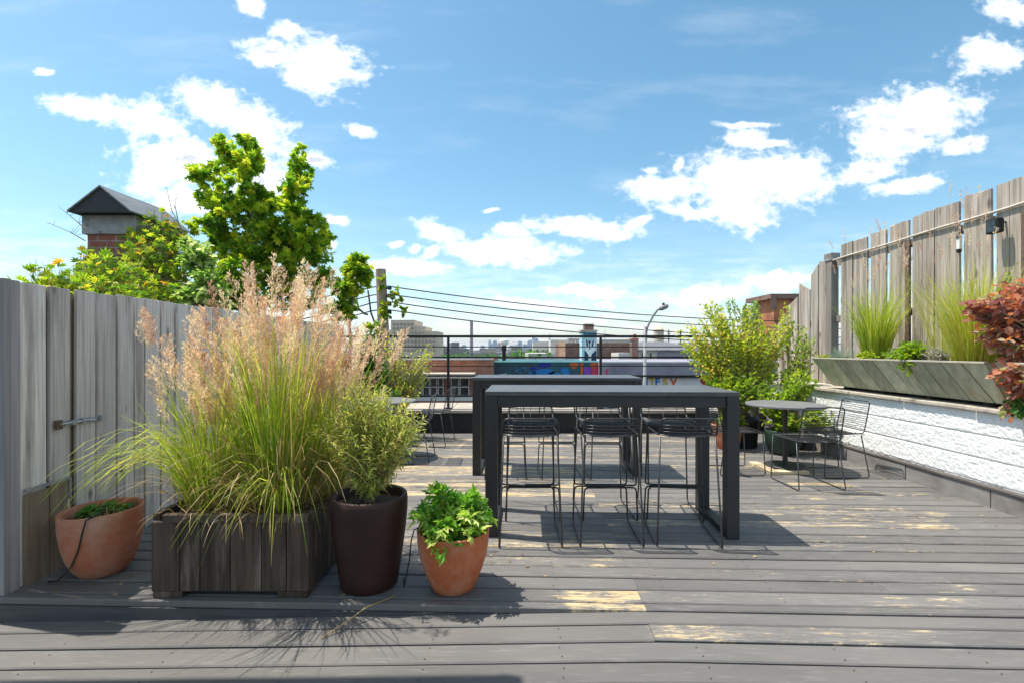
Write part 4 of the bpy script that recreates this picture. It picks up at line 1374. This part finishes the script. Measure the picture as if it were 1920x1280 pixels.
# ------------------------------------------------------------------ left: chimney, creeper, maple
t = thing('brick_chimney', 'brick chimney under a gabled sheet metal cap behind the board fence', 'chimney', (-6.6, 8.5, -5))
mb = MB(); mb.box(-7.02, -6.24, 8.0, 9.02, -5, 3.24); mb.build('stack', M['brick'], t)
mb = MB(); mb.box(-7.08, -6.18, 7.95, 9.08, 3.243, 3.56); mb.build('concrete_band', M['concrete'], t, bevel=.015)
ap, le, re = P(186, 347, 7.7), P(125, 394, 7.7), P(245, 395, 7.7)
ap2 = ap + V((-.02, 1.45, .03)); le2 = le + V((0, 1.45, 0)); re2 = re + V((0, 1.45, 0))
mb = MB()
th = V((0, 0, .025))
for (a, b_, c_, d_) in ((ap, le, le2, ap2), (re, ap, ap2, re2)):
    mb.hexa([a - th, b_ - th, c_ - th, d_ - th, a, b_, c_, d_])
mb.build('cap_roof', M['sheet'], t)
mb = MB()
i_ = V((0, .16, 0))
i_ = V((0, .03, 0))
g5 = [ap - th + i_, le - th + i_, V((-7.05, le.y + .2, 3.57)), V((-6.2, le.y + .2, 3.57)), re - th + i_]
mb.add(g5 + [q + V((0, 1.35, 0)) for q in g5], [(0, 1, 2, 3, 4), (9, 8, 7, 6, 5), (1, 6, 7, 2), (2, 7, 8, 3), (3, 8, 9, 4)])
mb.build('gable_shade_fill', M['gableshade'], t)  # black filler stands in for the shade inside the open gable

plant('creeper_vine', 'yellow green creeper with fingered leaves climbing over fence and chimney', 'vine', (-5.6, 6.6, -.5),
      [(P(60, 545, 5.0), .35, .4, .16), (P(140, 525, 5.6), .45, .5, .26), (P(215, 510, 6.2), .4, .5, .32), (P(200, 550, 5.6), .5, .4, .2), (P(285, 480, 7.7), .36, .45, .42),
       (P(290, 550, 7.2), .4, .4, .35), (P(320, 500, 8.6), .22, .3, .5), (P(175, 475, 7.6), .22, .2, .18), (P(120, 545, 5.2), .5, .4, .15), (P(255, 440, 7.9), .16, .2, .18), (P(325, 445, 8.6), .2, .3, .12), (P(275, 445, 8.2), .22, .25, .2), (P(305, 440, 8.5), .2, .2, .16), (V((-6.0, 8.4, 3.45)), .16, .55, .34), (V((-6.0, 8.5, 2.7)), .16, .5, .5)],
      1900, 5, .105, .034, 'palmate', 'creeper', tmin=.55, sr=.004, droop=.1, bias=2.5, outl=.75, jit=.8)
# bare twigs beside the chimney
mb = MB()
for n_, (a, b_, c_) in enumerate((((160, 452, 7.6), (130, 435, 7.6), (90, 418, 7.6)), ((160, 430, 7.6), (140, 412, 7.6), (122, 398, 7.6)), ((340, 430, 8.8), (322, 395, 8.8), (312, 350, 8.8)), ((335, 420, 8.8), (328, 385, 8.8), (330, 370, 8.8)))):
    if n_ == 2:
        tag(mb.build('bare_twigs', M['twig'], base=P(140, 430, 7.6)), 'bare dead twigs sticking out left of the chimney', 'branch')
        mb = MB()
    mb.tube([P(*a), P(*b_), P(*c_)], [.009, .006, .003], 4)
    for k in range(6):
        q = P(*b_).lerp(P(*c_), U(-.5, 1)); mb.tube([q, q + V((U(-.15, .15), 0, U(.02, .15)))], [.004, .002], 3)
tag(mb.build('bare_twigs', M['twig'], base=P(250, 430, 8)), 'bare dead twig rising behind the right end of the chimney cap', 'branch')


def tree(name, label, base, trunkpts, lobes, n, per, L, W, kind, lmat, tr=.09, **kw):
    t = thing(name, label, 'tree', base)
    tm, lm = MB(), MB()
    tp = [V(p) for p in trunkpts]
    m = len(tp)
    tm.tube(tp, [tr * (1 - .75 * i / (m - 1)) for i in range(m)], 8)
    for (c, rx, ry, rz) in lobes:
        s = min(tp[1:], key=lambda q: (q - c).length + (1.2 if q.z > c.z else 0))
        mid = s.lerp(c, .5) + V((0, 0, -.1)) + rdir() * .08
        if rx < .34: continue
        tm.tube([s, mid, c, c + V((0, 0, rz * .6))], [tr * .3, tr * .2, tr * .12, .006], 6)
    twigs(lm, tm, lobes, n, per, L, W, kind, **kw)
    lm.build('crown', M[lmat], t)
    tm.build('trunk', M['bark'], t)
    return t


random.seed(3)
Ym = 8.6
LB = []
for (px, py, rx, ry) in ((466, 268, 14, 22), (440, 300, 40, 36), (412, 275, 20, 16), (465, 320, 26, 40), (384, 335, 34, 28), (400, 375, 30, 30), (430, 390, 60, 38), (478, 420, 70, 48), (420, 450, 62, 48), (470, 480, 90, 50),
                         (560, 315, 22, 34), (556, 355, 26, 34), (545, 400, 34, 34), (575, 440, 36, 40), (590, 480, 38, 40), (540, 465, 60, 50), (520, 520, 90, 48), (400, 520, 56, 44), (450, 560, 90, 36), (590, 530, 46, 40), (610, 440, 14, 14), (505, 435, 46, 40), (500, 385, 26, 30), (530, 440, 40, 40), (480, 365, 26, 26)):
    LB.append((P(px, py, Ym + U(-.5, .5)), rx * Ym / F * .92, .4, ry * Ym / F * .92))
    for k in range(3):
        a_ = U(0, 6.28)
        LB.append((P(px + rx * math.cos(a_), py + ry * math.sin(a_), Ym + U(-.6, .6)), rx * Ym / F * .34, .22, ry * Ym / F * .34))
tree('maple_tree', 'tall bright green maple tree with two leaders behind the board fence', (-4.4, 8.6, -5),
     [(-4.4, 8.6, -5), (-4.5, 8.6, -2), (-4.5, 8.6, .2), P(480, 560, 8.6), P(478, 480, 8.7), P(474, 420, 8.7), P(468, 340, 8.7), P(466, 280, 8.6)],
     LB, 1900, 18, .10, .092, 'lobed', 'maple', tmin=.3, sr=.006, droop=.15, bias=1.7, outl=.85, every=4)
tree('maple_tree', 'small round topped green tree left of the utility pole', (-3.0, 9.4, -5),
     [(-3.0, 9.4, -5), (-3.0, 9.4, -1), P(655, 600, 9.4), P(668, 520, 9.4)],
     [(P(668, 500, 9.4), .30, .3, .24), (P(650, 540, 9.4), .30, .3, .26), (P(640, 580, 9.4), .34, .3, .26), (P(685, 520, 9.4), .14, .2, .2)], 300, 17, .105, .10, 'lobed', 'maple', .05, tmin=.25, sr=.005, droop=.1, every=2)
tree('dogwood_tree', 'pale variegated leaf tree between the chimney and the maple', (-5.0, 7.4, -5),
     [(-5.0, 7.4, -5), (-4.9, 7.4, -1), P(370, 580, 7.4), P(378, 500, 7.4)],
     [(P(372, 490, 7.4), .22, .3, .34), (P(395, 540, 7.2), .28, .3, .3), (P(365, 560, 7.3), .24, .3, .22), (P(352, 470, 7.6), .12, .2, .2)], 300, 15, .09, .06, 'oval', 'varieg', .05, tmin=.25, sr=.004, droop=.1, every=2, rlo=.3, rhi=1)
# ------------------------------------------------------------------ utility pole, wires, street lamp
t = thing('utility_pole', 'weathered wooden utility pole with creeper growing on it beyond the railing', 'utility pole', (-3.72, 14, -5))
mb = MB(); mb.tube([(-3.62, 14, -5), (-3.68, 14, 1.0), (-3.80, 14, 3.66)], [.19, .165, .145], 14); mb.build('shaft', M['pole'], t, smooth=False)
mb = MB()
for py in (541, 556, 571, 586):
    c = P(722, py, 14) ; mb.tube([c + V((-.12, -.02, 0)), c + V((.2, -.06, 0))], .03, 8); mb.tube([c + V((.15, -.06, -.05)), c + V((.15, -.06, .05))], .05, 8)
mb.build('insulator', M['blackpot'], t)
mb = MB()
for (a, b_) in (((690, 545), (715, 640)), ((668, 560), (690, 590))):
    p, q = P(*a, 13.8), P(*b_, 13.8)
    mb.tube([p, p.lerp(q, .35) + V((-.05, 0, -.12)), p.lerp(q, .7) + V((.0, 0, -.12)), q], .028, 6)
mb.build('drop_cable', M['cable'], t, smooth=True)
tm, lm = MB(), MB()
twigs(lm, tm, [(P(716, 530, 13.8), .12, .12, .3), (P(722, 580, 13.8), .16, .14, .45), (P(745, 555, 13.8), .22, .15, .32), (P(755, 580, 13.8), .14, .15, .3), (P(700, 620, 13.6), .4, .2, .3)], 70, 9, .11, .09, 'oval', tmin=.2, rlo=.3, sr=.008)
lm.v and tag(lm.build('pole_creeper', M['lime'], base=P(722, 560, 13.8)), 'bright yellow green creeper leaves climbing the utility pole', 'vine')


def lagr(pts, x):
    r = 0
    for i, (xi, yi) in enumerate(pts):
        l = yi
        for j, (xj, _) in enumerate(pts):
            if j != i: l *= (x - xj) / (xi - xj)
        r += l
    return r


for nm, pts, lf in (('topmost of the four overhead wires running from the utility pole', [(728, 537), (1000, 571.7), (1225, 591.6), (1455, 602)], 546),
                    ('second highest overhead wire running from the utility pole', [(728, 552), (1000, 585), (1225, 604), (1455, 614)], 562),
                    ('third overhead wire, passing just above the railing', [(728, 566), (1000, 600.5), (1210, 618.8), (1455, 630)], 578),
                    ('lowest overhead wire, meeting the railing near the mural chimney', [(728, 581), (1000, 615), (1169, 630), (1455, 643)], 592)):
    mb = MB()
    pl = [P(560, lf + 22, 14.0), P(620, lf + 8, 14.0), P(664, lf, 14.0), P(700, lagr(pts, 728) + 1.5, 14.0)]
    for i in range(29):
        px = 728 + (1640 - 728) * i / 28
        k = (px - CX) / F
        tt = (k * 14 + 3.6) / (17.6 - 6 * k)
        pl.append(P(px, lagr(pts, px) if px < 1500 else lagr(pts, 1500) + (px - 1500) * .02, 14 + 6 * tt))
    mb.tube(pl, .017, 5)
    tag(mb.build('overhead_wire', M['cable'], base=P(728, pts[0][1], 14), smooth=True), nm, 'wire', 'overhead wires from the utility pole')

t = thing('street_lamp', 'grey street lamp with a bent arm standing beyond the railing', 'street lamp', (4.39, 16, -5))
a = P(1209, 612, 16)
mb = MB(); mb.tube([(a.x, 16, -5), (a.x, 16, a.z)], [.075, .05], 10); mb.build('pole', M['lampgrey'], t, smooth=True)
mb = MB(); mb.tube(fillet([P(1211, 640, 16), P(1212, 616, 16), P(1226, 590, 16), P(1234, 580, 16), P(1242, 578, 16)], .2, 4), .035, 7); mb.build('arm', M['lampgrey'], t, smooth=True)
b_ = P(1236, 580, 16); c_ = P(1253, 573, 16)
mb = MB(); mb.tube([b_, b_.lerp(c_, .3), b_.lerp(c_, .8), c_], [.05, .085, .08, .04], 8); mb.build('lamp_head', M['lampgrey'], t, smooth=True)
mb = MB(); q = P(1244, 574, 16); mb.tube([q, q + V((0, 0, .1))], .04, 8); mb.build('photocell', M['blackpot'], t)

mb = MB(); a, b_ = P(884, 602, 30), P(884, 668, 30); mb.tube([b_ - V((0, 0, 5)), a], .10, 10)
tag(mb.build('flue_pipe', M['grime'], base=b_), 'slim dark flue pipe rising behind the railing', 'pipe')
t = thing('roof_vent', 'black turbine roof vent with a pale cap behind the railing', 'vent', P(945, 675, 24))
p = P(945, 655, 24)
mb = MB(); mb.lathe([(.09, -1.2), (.09, -.05), (.13, -.02), (.13, .16), (.09, .2)], 14, tuple(p)); mb.build('neck', M['blackpot'], t, smooth=True)
mb = MB(); mb.lathe([(.11, .2), (.2, .26), (.24, .38), (.2, .5), (.0, .54)], 14, tuple(p)); mb.build('cap', M['whitepaint'], t, smooth=True)


# ------------------------------------------------------------------ buildings across the street
def wbox(mb, px0, px1, Y0, Y1, z0, z1, rnd=.5):
    mb.box((px0 - CX) * Y0 / F, (px1 - CX) * Y0 / F, Y0, Y1, z0, z1, rnd)


def zz(py, Y): return EH - (py - HY) * Y / F


Yb = 19.0
t = thing('brick_building', 'low red brick building with white framed windows across the street', 'building', P(780, 760, Yb) * 1 + V((0, 0, -2)))
mb = MB(); wbox(mb, 560, 921, Yb, Yb + 9, -5, zz(674, Yb)); mb.build('wall', M['brick2'], t)
mb = MB(); mb.box((556 - CX) * Yb / F, (921 - CX) * Yb / F, Yb - .12, Yb + .3, zz(674, Yb) + .002, zz(670, Yb)); mb.build('coping', M['whitepaint'], t)
mb = MB(); mb.box((762 - CX) * Yb / F, (893 - CX) * Yb / F, Yb - 1.1, Yb - .01, zz(702, Yb), zz(697, Yb)); mb.box((740 - CX) * Yb / F, (895 - CX) * Yb / F, Yb - 1.15, Yb - .01, zz(706, Yb), zz(702.3, Yb))
mb.build('canopy', M['coping'], t, bevel=.02)
for k, (a, b_) in enumerate(((764, 778), (779.5, 792), (793.5, 806), (807.5, 820), (822, 832), (846, 861), (862.5, 880))):
    x0, x1, z0, z1 = (a - CX) * Yb / F, (b_ - CX) * Yb / F, zz(742, Yb), zz(707, Yb)
    mb = MB(); f = .025
    mb.box(x0, x0 + f, Yb - .09, Yb - .02, z0, z1); mb.box(x1 - f, x1, Yb - .09, Yb - .02, z0, z1)
    mb.box(x0 + f, x1 - f, Yb - .088, Yb - .022, z0, z0 + f); mb.box(x0 + f, x1 - f, Yb - .088, Yb - .022, z1 - f, z1); mb.box(x0 + f, x1 - f, Yb - .085, Yb - .024, (z0 + z1) / 2 - .015, (z0 + z1) / 2 + .015)
    w = mb.build('window', M['whitepaint'], t)
    mb = MB(); mb.box(x0 + .01, x1 - .01, Yb - .05, Yb - .03, z0 + .01, z1 - .01); mb.build('pane', M['glass'], w)
mb = MB(); wbox(mb, 700, 921, Yb - .12, Yb - .003, zz(750, Yb), zz(743, Yb)); mb.build('sill', M['whitepaint'], t)

Yt = 22.0
t = thing('mural_building', 'low building with a teal graffiti mural along its roof wall', 'building', P(1020, 720, Yt) + V((0, 0, -3)))
mb = MB(); wbox(mb, 919, 1128, Yt, Yt + 9, -5, zz(679, Yt)); mb.build('wall', M['teal'], t)
mb = MB(); wbox(mb, 918, 1129, Yt - .08, Yt + .25, zz(679, Yt) + .002, zz(676, Yt)); mb.build('coping', M['tealtrim'], t)


def paint(mat, polys, name, y, parent):
    mb = MB()
    for k, poly in enumerate(polys):
        n = len(poly)
        vs = [P(a, b_, y) for a, b_ in poly]
        ws = [v + V((0, .012, 0)) for v in vs]
        o = list(range(n))
        mb.add(vs + ws, [tuple(o[::-1]), tuple(i + n for i in o)] + [(i, (i + 1) % n, (i + 1) % n + n, i + n) for i in o])
    return mb.build(name, M[mat], parent)


def blob(cx, cy, rx, ry, n=14, j=.25):
    return [(cx + rx * math.cos(6.283 * k / n) * U(1 - j, 1 + j), cy + ry * math.sin(6.283 * k / n) * U(1 - j, 1 + j)) for k in range(n)]


paint('blue', [blob(1020, 684, 14, 5), blob(1000, 690, 6, 3)], 'mural_blue_patch', Yt - .013, t)
paint('sky_blue', [blob(1018, 697, 20, 6, 18, .4), blob(1040, 700, 10, 4, 14, .4), blob(998, 698, 8, 2.5), blob(1060, 695, 9, 7, 16, .45)], 'mural_splash', Yt - .026, t)
paint('orange', [blob(1076, 684, 8, 5.5), [(1088, 680), (1094, 680), (1093, 705), (1089, 705)], blob(1116, 684, 10, 5)], 'mural_orange_patch', Yt - .039, t)
paint('purple', [[(1095, 687), (1108, 687), (1107, 706), (1096, 706)]], 'mural_purple_patch', Yt - .026, t)
paint('pink', [[(1108, 688), (1126, 686), (1126, 708), (1109, 708)]], 'mural_pink_patch', Yt - .02, t)
paint('tealtrim', [[(938, 701), (950, 699), (951, 707), (938, 706)]], 'mural_pale_tag', Yt - .02, t)
mb = MB(); mb.tube([P(975 + 10 * math.cos(q) * (1 - .03 * k), 693 + 8 * math.sin(q) * (1 - .03 * k), Yt - .02) for k, q in ((k, .3 - k * .38) for k in range(16))], .03, 5)
mb.tube([P(965, 696, Yt - .02), P(975, 692, Yt - .02), P(985, 688, Yt - .02)], .03, 5); mb.build('mural_letter', M['midblue'], t)

t = thing('mural_chimney', 'square chimney painted with a white hand on pale blue', 'chimney', P(1105, 678, Yt + .6) - V((0, 0, 1)))
Yc = Yt + .5
mb = MB(); wbox(mb, 1091, 1119, Yc, Yc + .75, zz(720, Yc), zz(622, Yc)); mb.build('stack', M['paleblue'], t)
mb = MB(); wbox(mb, 1089.5, 1120.5, Yc - .06, Yc + .8, zz(622, Yc) + .002, zz(618.5, Yc)); mb.build('coping', M['coping'], t)
mb = MB(); wbox(mb, 1096, 1113.5, Yc + .1, Yc + .6, zz(618.4, Yc), zz(607, Yc)); mb.build('flue', M['brick3'], t)
paint('midblue', [[(1094, 624), (1118.6, 624), (1118.6, 631), (1094, 631)]], 'blue_band', Yc - .012, t)
paint('navy', [[(1096, 656), (1103, 664), (1103, 677), (1096, 677)][::-1], [(1118, 656), (1109, 664), (1109, 677), (1118, 677)], [(1099, 637), (1101, 637), (1102.5, 649), (1100, 648)], [(1112, 638), (1114, 638), (1111.5, 649), (1109.5, 649)], blob(1105.5, 641, 2, 2.4, 10, .05), [(1105, 643), (1106.5, 643), (1106.5, 655), (1105, 655)]], 'dark_outline', Yc - .024, t)
paint('mpaint', [[(1103.5, 677), (1108.5, 677), (1109, 664), (1115.5, 655), (1116, 635), (1114.3, 636), (1112, 650), (1108.6, 651), (1108.4, 637), (1106.8, 646), (1104.8, 646), (1103.4, 637), (1103, 650), (1100, 650), (1097.8, 636), (1096, 635), (1096.6, 655), (1103, 664)]], 'painted_hand', Yc - .016, t)

Yg = 21.0
t = thing('grey_building', 'low grey building with a white roof edge and painted letters behind the tables', 'building', P(1280, 720, Yg) + V((0, 0, -3)))
mb = MB(); wbox(mb, 1129, 1560, Yg, Yg + 9, -5, zz(680, Yg)); mb.build('wall', M['grime'], t)
mb = MB(); wbox(mb, 1129, 1562, Yg - .08, Yg + .25, zz(680, Yg) + .002, zz(676.5, Yg)); mb.build('coping', M['whitepaint'], t)
mb = MB(); wbox(mb, 1195, 1560, Yg - .3, Yg - .003, zz(707, Yg), zz(704.5, Yg)); mb.build('ledge', M['blackpot'], t)
paint('mpaint', [[(1200, 707.5), (1440, 707.5), (1440, 735), (1200, 735)]], 'sign_board', Yg - .013, t)
paint('pink', [[(1136, 692), (1141, 690), (1140, 704), (1136, 704)]], 'painted_tag', Yg - .013, t)
for k, (chh, px, c) in enumerate((('I', 1210, 'blue'), ('T', 1217, 'yellow'), ('F', 1228, 'sky_blue'), ('S', 1243, 'yellow'), ('V', 1257, 'orange'))):
    cu = bpy.data.curves.new('mural_letter', 'FONT')
    cu.body, cu.size, cu.extrude, cu.offset = chh, .46, .01, .012
    o = bpy.data.objects.new('mural_letter', cu)
    COL.objects.link(o)
    bpy.context.view_layer.update()
    me = bpy.data.meshes.new_from_object(o.evaluated_get(bpy.context.evaluated_depsgraph_get()))
    bpy.data.objects.remove(o)
    o = bpy.data.objects.new('mural_letter', me)
    q = P(px, 722, Yg - .03)
    o.parent = t
    o.location = q - worg(t)
    o.rotation_euler = (R(90), 0, 0)
    me.materials.clear(); me.materials.append(M[c])
    COL.objects.link(o)
paint('red', [blob(1322, 714, 10, 6), blob(1225, 752, 9, 3), blob(1250, 753, 10, 3), blob(1282, 751, 8, 3)], 'graffiti', Yg - .03, t)

Ye = 36.0
t = thing('brown_building', 'brown brick rooftop block behind the mural chimney', 'building', P(1120, 668, Ye) + V((0, 0, -4)))
mb = MB(); wbox(mb, 1060, 1190, Ye, Ye + 8, -5, zz(643, Ye)); mb.build('wall', M['brick3'], t)
mb = MB(); mb.hexa([P(1047.5, 655, Ye + .9) + V((0, 0, -5)), P(1060, 655, Ye - .01) + V((0, 0, -5)), P(1060, 655, Ye + 3) + V((0, 0, -5)), P(1047.5, 655, Ye + 4) + V((0, 0, -5)),
                    P(1047.5, 641, Ye + .9), P(1060, 641, Ye - .01), P(1060, 641, Ye + 3), P(1047.5, 641, Ye + 4)]); mb.build('side_wall', M['brick4'], t)
for px in (1068, 1076, 1083):
    mb = MB(); c = P(px, 642, Ye + 2); mb.lathe([(.13, -.2), (.13, .2), (.18, .22), (.18, .32), (0, .34)], 10, tuple(c)); mb.build('vent', M['steel'], t)
mb = MB(); wbox(mb, 1160, 1184, Ye - 3, Ye - .5, -5, zz(661, Ye - 3)); mb.build('stair_head', M['cream'], t)
t = thing('brick_stack', 'slim red brick chimney left of the street lamp', 'chimney', P(1190, 660, 30) + V((0, 0, -3)))
mb = MB(); wbox(mb, 1185, 1197, 30, 30.6, -5, zz(637, 30)); mb.build('stack', M['brick3'], t)
mb = MB(); wbox(mb, 1184, 1198, 29.95, 30.65, zz(637, 30) + .002, zz(634, 30)); mb.build('chimney_cap', M['brick2'], t)
mb = MB(); mb.lathe([(.12, 0), (.1, .25)], 10, tuple(P(1190, 634, 30.3))); mb.build('flue', M['terra2'], t)

Yh = 40.0
t = thing('gable_house', 'pale house with a grey gabled roof behind the street lamp', 'house', P(1240, 668, Yh) + V((0, 0, -4)))
mb = MB(); xa, xb, xc = [(q - CX) * Yh / F for q in (1196, 1232, 1300)]
mb.box(xa, xb - .01, Yh, Yh + 7, -5, zz(656, Yh)); mb.build('front_wall', M['cream'], t)
mb = MB(); mb.box(xb, xc, Yh + .05, Yh + 7, -5, zz(656, Yh)); mb.build('side_wall', M['lilac'], t)
mb = MB()
x0, x1, xm = xa - .2, xc + .3, (1225 - CX) * Yh / F
mb.hexa([V((x0, Yh - .3, zz(655.5, Yh))), V((x1, Yh - .3, zz(655.5, Yh))), V((x1, Yh + 7.3, zz(655.5, Yh))), V((x0, Yh + 7.3, zz(655.5, Yh))),
         V((xm - .5, Yh + 2, zz(640, Yh))), V((x1 - 1.8, Yh + 2, zz(640, Yh))), V((x1 - 1.8, Yh + 5, zz(640, Yh))), V((xm - .5, Yh + 5, zz(640, Yh)))]); mb.build('roof', M['roofgrey'], t)
for px in (1203, 1218):
    mb = MB(); wbox(mb, px, px + 4.5, Yh - .05, Yh - .002, zz(671, Yh), zz(660, Yh)); w = mb.build('window', M['whitepaint'], t)
    mb = MB(); wbox(mb, px + .6, px + 3.9, Yh - .06, Yh - .051, zz(670, Yh), zz(661, Yh)); mb.build('pane', M['glass'], w)

t = thing('water_tank', 'small round beige roof tank behind the gabled house', 'tank', P(1235, 640, 60))
mb = MB(); mb.lathe([(.62, -1), (.62, 1.0), (.7, 1.02), (0, 1.6)], 18, tuple(P(1235, 634, 60))); mb.build('drum', M['beige'], t)
mb = MB()
for k in range(4): mb.tube([P(1235, 640, 60) + V((.5 * math.cos(k * 1.57 + .8), .5 * math.sin(k * 1.57 + .8), -6)), P(1235, 640, 60) + V((.5 * math.cos(k * 1.57 + .8), .5 * math.sin(k * 1.57 + .8), 0))], .06, 5)
mb.build('stand', M['blackpot'], t)
for px, lb in ((1254, 'thin dark roof mast right of the street lamp'), (1276, 'second thin dark roof mast, close to the airy shrub')):
    mb = MB(); q = P(px, 619, 45); mb.tube([q - V((0, 0, 7)), q], .05, 6); mb.tube([q + V((-.2, 0, -.3)), q + V((.2, 0, -.3))], .03, 5)
    tag(mb.build('roof_mast', M['blackpot'], base=q), lb, 'mast')

Yo = 30.0
t = thing('brick_bulkhead', 'orange stained roof bulkhead with a flat overhanging cap behind the picket fence', 'building', P(1475, 640, Yo) + V((0, 0, -4)))
mb = MB(); wbox(mb, 1451, 1482, Yo, Yo + 2.5, -5, zz(561, Yo)); wbox(mb, 1482.1, 1510, Yo + .25, Yo + 2.3, -5, zz(561, Yo)); mb.build('wall', M['orangewall'], t)
mb = MB(); wbox(mb, 1445.5, 1516, Yo - .3, Yo + 2.9, zz(561, Yo) + .002, zz(552, Yo)); wbox(mb, 1445.5, 1456, Yo - .32, Yo - .302, zz(582, Yo), zz(552.5, Yo)); mb.build('cap', M['brick3'], t)
paint('yellow', [blob(1466, 587, 5, 5.5, 14, .08), [(1459, 596), (1468, 600), (1466, 622), (1460, 640)]], 'painted_face', Yo - .013, t)

# ------------------------------------------------------------------ far blocks and the hazy skyline
t = thing('apartment_block', 'stepped beige apartment block in the distance behind the utility pole', 'building', P(775, 655, 160) + V((0, 0, -6)))
for (a, b_, top, dy) in ((733, 777, 600, 0), (777.2, 797, 612, .5), (797.2, 820, 621, 1), (700, 732.8, 618, 2)):
    mb = MB(); wbox(mb, a, b_, 160 + dy, 175, -5, zz(top, 160)); mb.build('tower_section', M['beige'], t)
for i in range(12):
    for j in range(7):
        px, py = 737 + i * 6.8, 606 + j * 8
        if py < (600 if px < 776 else 612 if px < 796 else 621) + 4: continue
        mb = MB(); wbox(mb, px, px + 3, 159.7, 159.9, zz(py + 4, 160), zz(py, 160)); mb.build('window', M['beigedark'], t)
random.seed(5)
for i in range(58):
    Y = 70 + 800 * random.random() ** 1.5
    px = U(640, 1330)
    top = U(656, 667) if random.random() < .8 else U(650, 657)
    w = U(7, 22)
    x = (px - CX) * Y / F
    z = zz(top, Y)
    if 700 < px < 830 and Y < 185: continue
    top = max(top, 656 + U(0, 4))
    if 880 < px < 1060: top = max(top, 662 + U(0, 4))
    if Y < 150: top = max(top, 660)
    mb = MB(); mb.box(x - w / 2, x + w / 2, Y, Y + U(8, 20), -5, z, U(0, 1)); mb.box(x - w * .2, x + w * .1, Y + 2, Y + 6, z + .002, z + U(1.5, 3), U(0, 1))
    tag(mb.build('distant_building', M['city'], base=(x, Y, -5)), 'low distant city building seen through the railing below the skyline', 'building', 'low distant city buildings')
SK = [(918, 640, 3), (922, 646, 2), (928, 641, 5), (936, 645, 4), (975, 642, 5), (985, 648, 6), (994, 640, 6), (1001, 636, 5), (1006, 637, 5), (1012, 643, 4), (1018, 645, 5), (1024, 644, 5), (1038, 646, 4), (1043, 649, 7),
      (960, 650, 6), (968, 649, 4), (1060, 644, 4), (1122, 640, 3), (1140, 643, 4), (1148, 639, 5), (1156, 645, 5), (1165, 644, 4), (1172, 647, 6), (905, 650, 5), (870, 649, 5), (858, 648, 3), (845, 646, 4), (832, 650, 3), (1200, 646, 5), (1250, 648, 5)]
for (px, py, w) in SK:
    Y = 2000 + U(-150, 200)
    x, z, w = (px - CX) * Y / F, zz(py - 3, Y), w * Y / F * .8
    mb = MB(); mb.box(x - w, x + w, Y, Y + 2 * w, -5, z * .86, U(0, 1)); mb.box(x - w * .7, x + w * .7, Y + .2 * w, Y + 1.6 * w, z * .86, z, U(0, 1))
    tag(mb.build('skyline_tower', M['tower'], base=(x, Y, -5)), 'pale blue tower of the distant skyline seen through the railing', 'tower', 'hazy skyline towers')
for (px, top, body, lb) in ((1031, 622, 634, 'tallest spired skyscraper of the distant skyline above the teal mural'), (1134, 617, 636, 'needle topped skyscraper of the distant skyline right of the mural chimney')):
    Y = 2000; x = (px - CX) * Y / F
    mb = MB()
    for (a, b_, w) in ((660, 650, 7), (650, body + 4, 5), (body + 4, body, 3)):
        mb.box(x - w, x + w, Y, Y + 2 * w, zz(a, Y), zz(b_, Y))
    mb.tube([(x, Y + 3, zz(body, Y)), (x, Y + 3, zz(top, Y))], [1.5, .5], 6)
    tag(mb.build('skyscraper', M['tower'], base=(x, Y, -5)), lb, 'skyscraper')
mb = MB()
for i in range(1500):
    Y = U(90, 240); px = U(965, 1050)
    leaf(mb, P(px, U(659, 667), Y), rdir(), rdir(), U(.5, 1.1), U(.5, .9), U(0, 1), 'oval')
for i in range(900):
    Y = U(60, 200); px = U(830, 1320)
    leaf(mb, P(px, U(664, 672), Y), rdir(), rdir(), U(.3, .8), U(.3, .7), U(0, .6), 'oval')
tag(mb.build('treeline', M['deepgreen'], base=(0, 150, -2)), kind='stuff')

# ------------------------------------------------------------------ haze over the city
if HAZE > 0:
    mb = MB(); mb.box(-4700, 4700, -400, 4700, -6.4, 82)
    hm, nt, out = newmat('haze_air')
    pv = N(nt, 'ShaderNodeVolumePrincipled')
    pv.inputs['Color'].default_value = (.76, .87, 1, 1)
    pv.inputs['Density'].default_value = HAZE
    pv.inputs['Anisotropy'].default_value = 0.0
    nt.links.new(pv.outputs[0], out.inputs['Volume'])
    hz_ = mb.build('haze', hm)
    tag(hz_, kind='stuff')
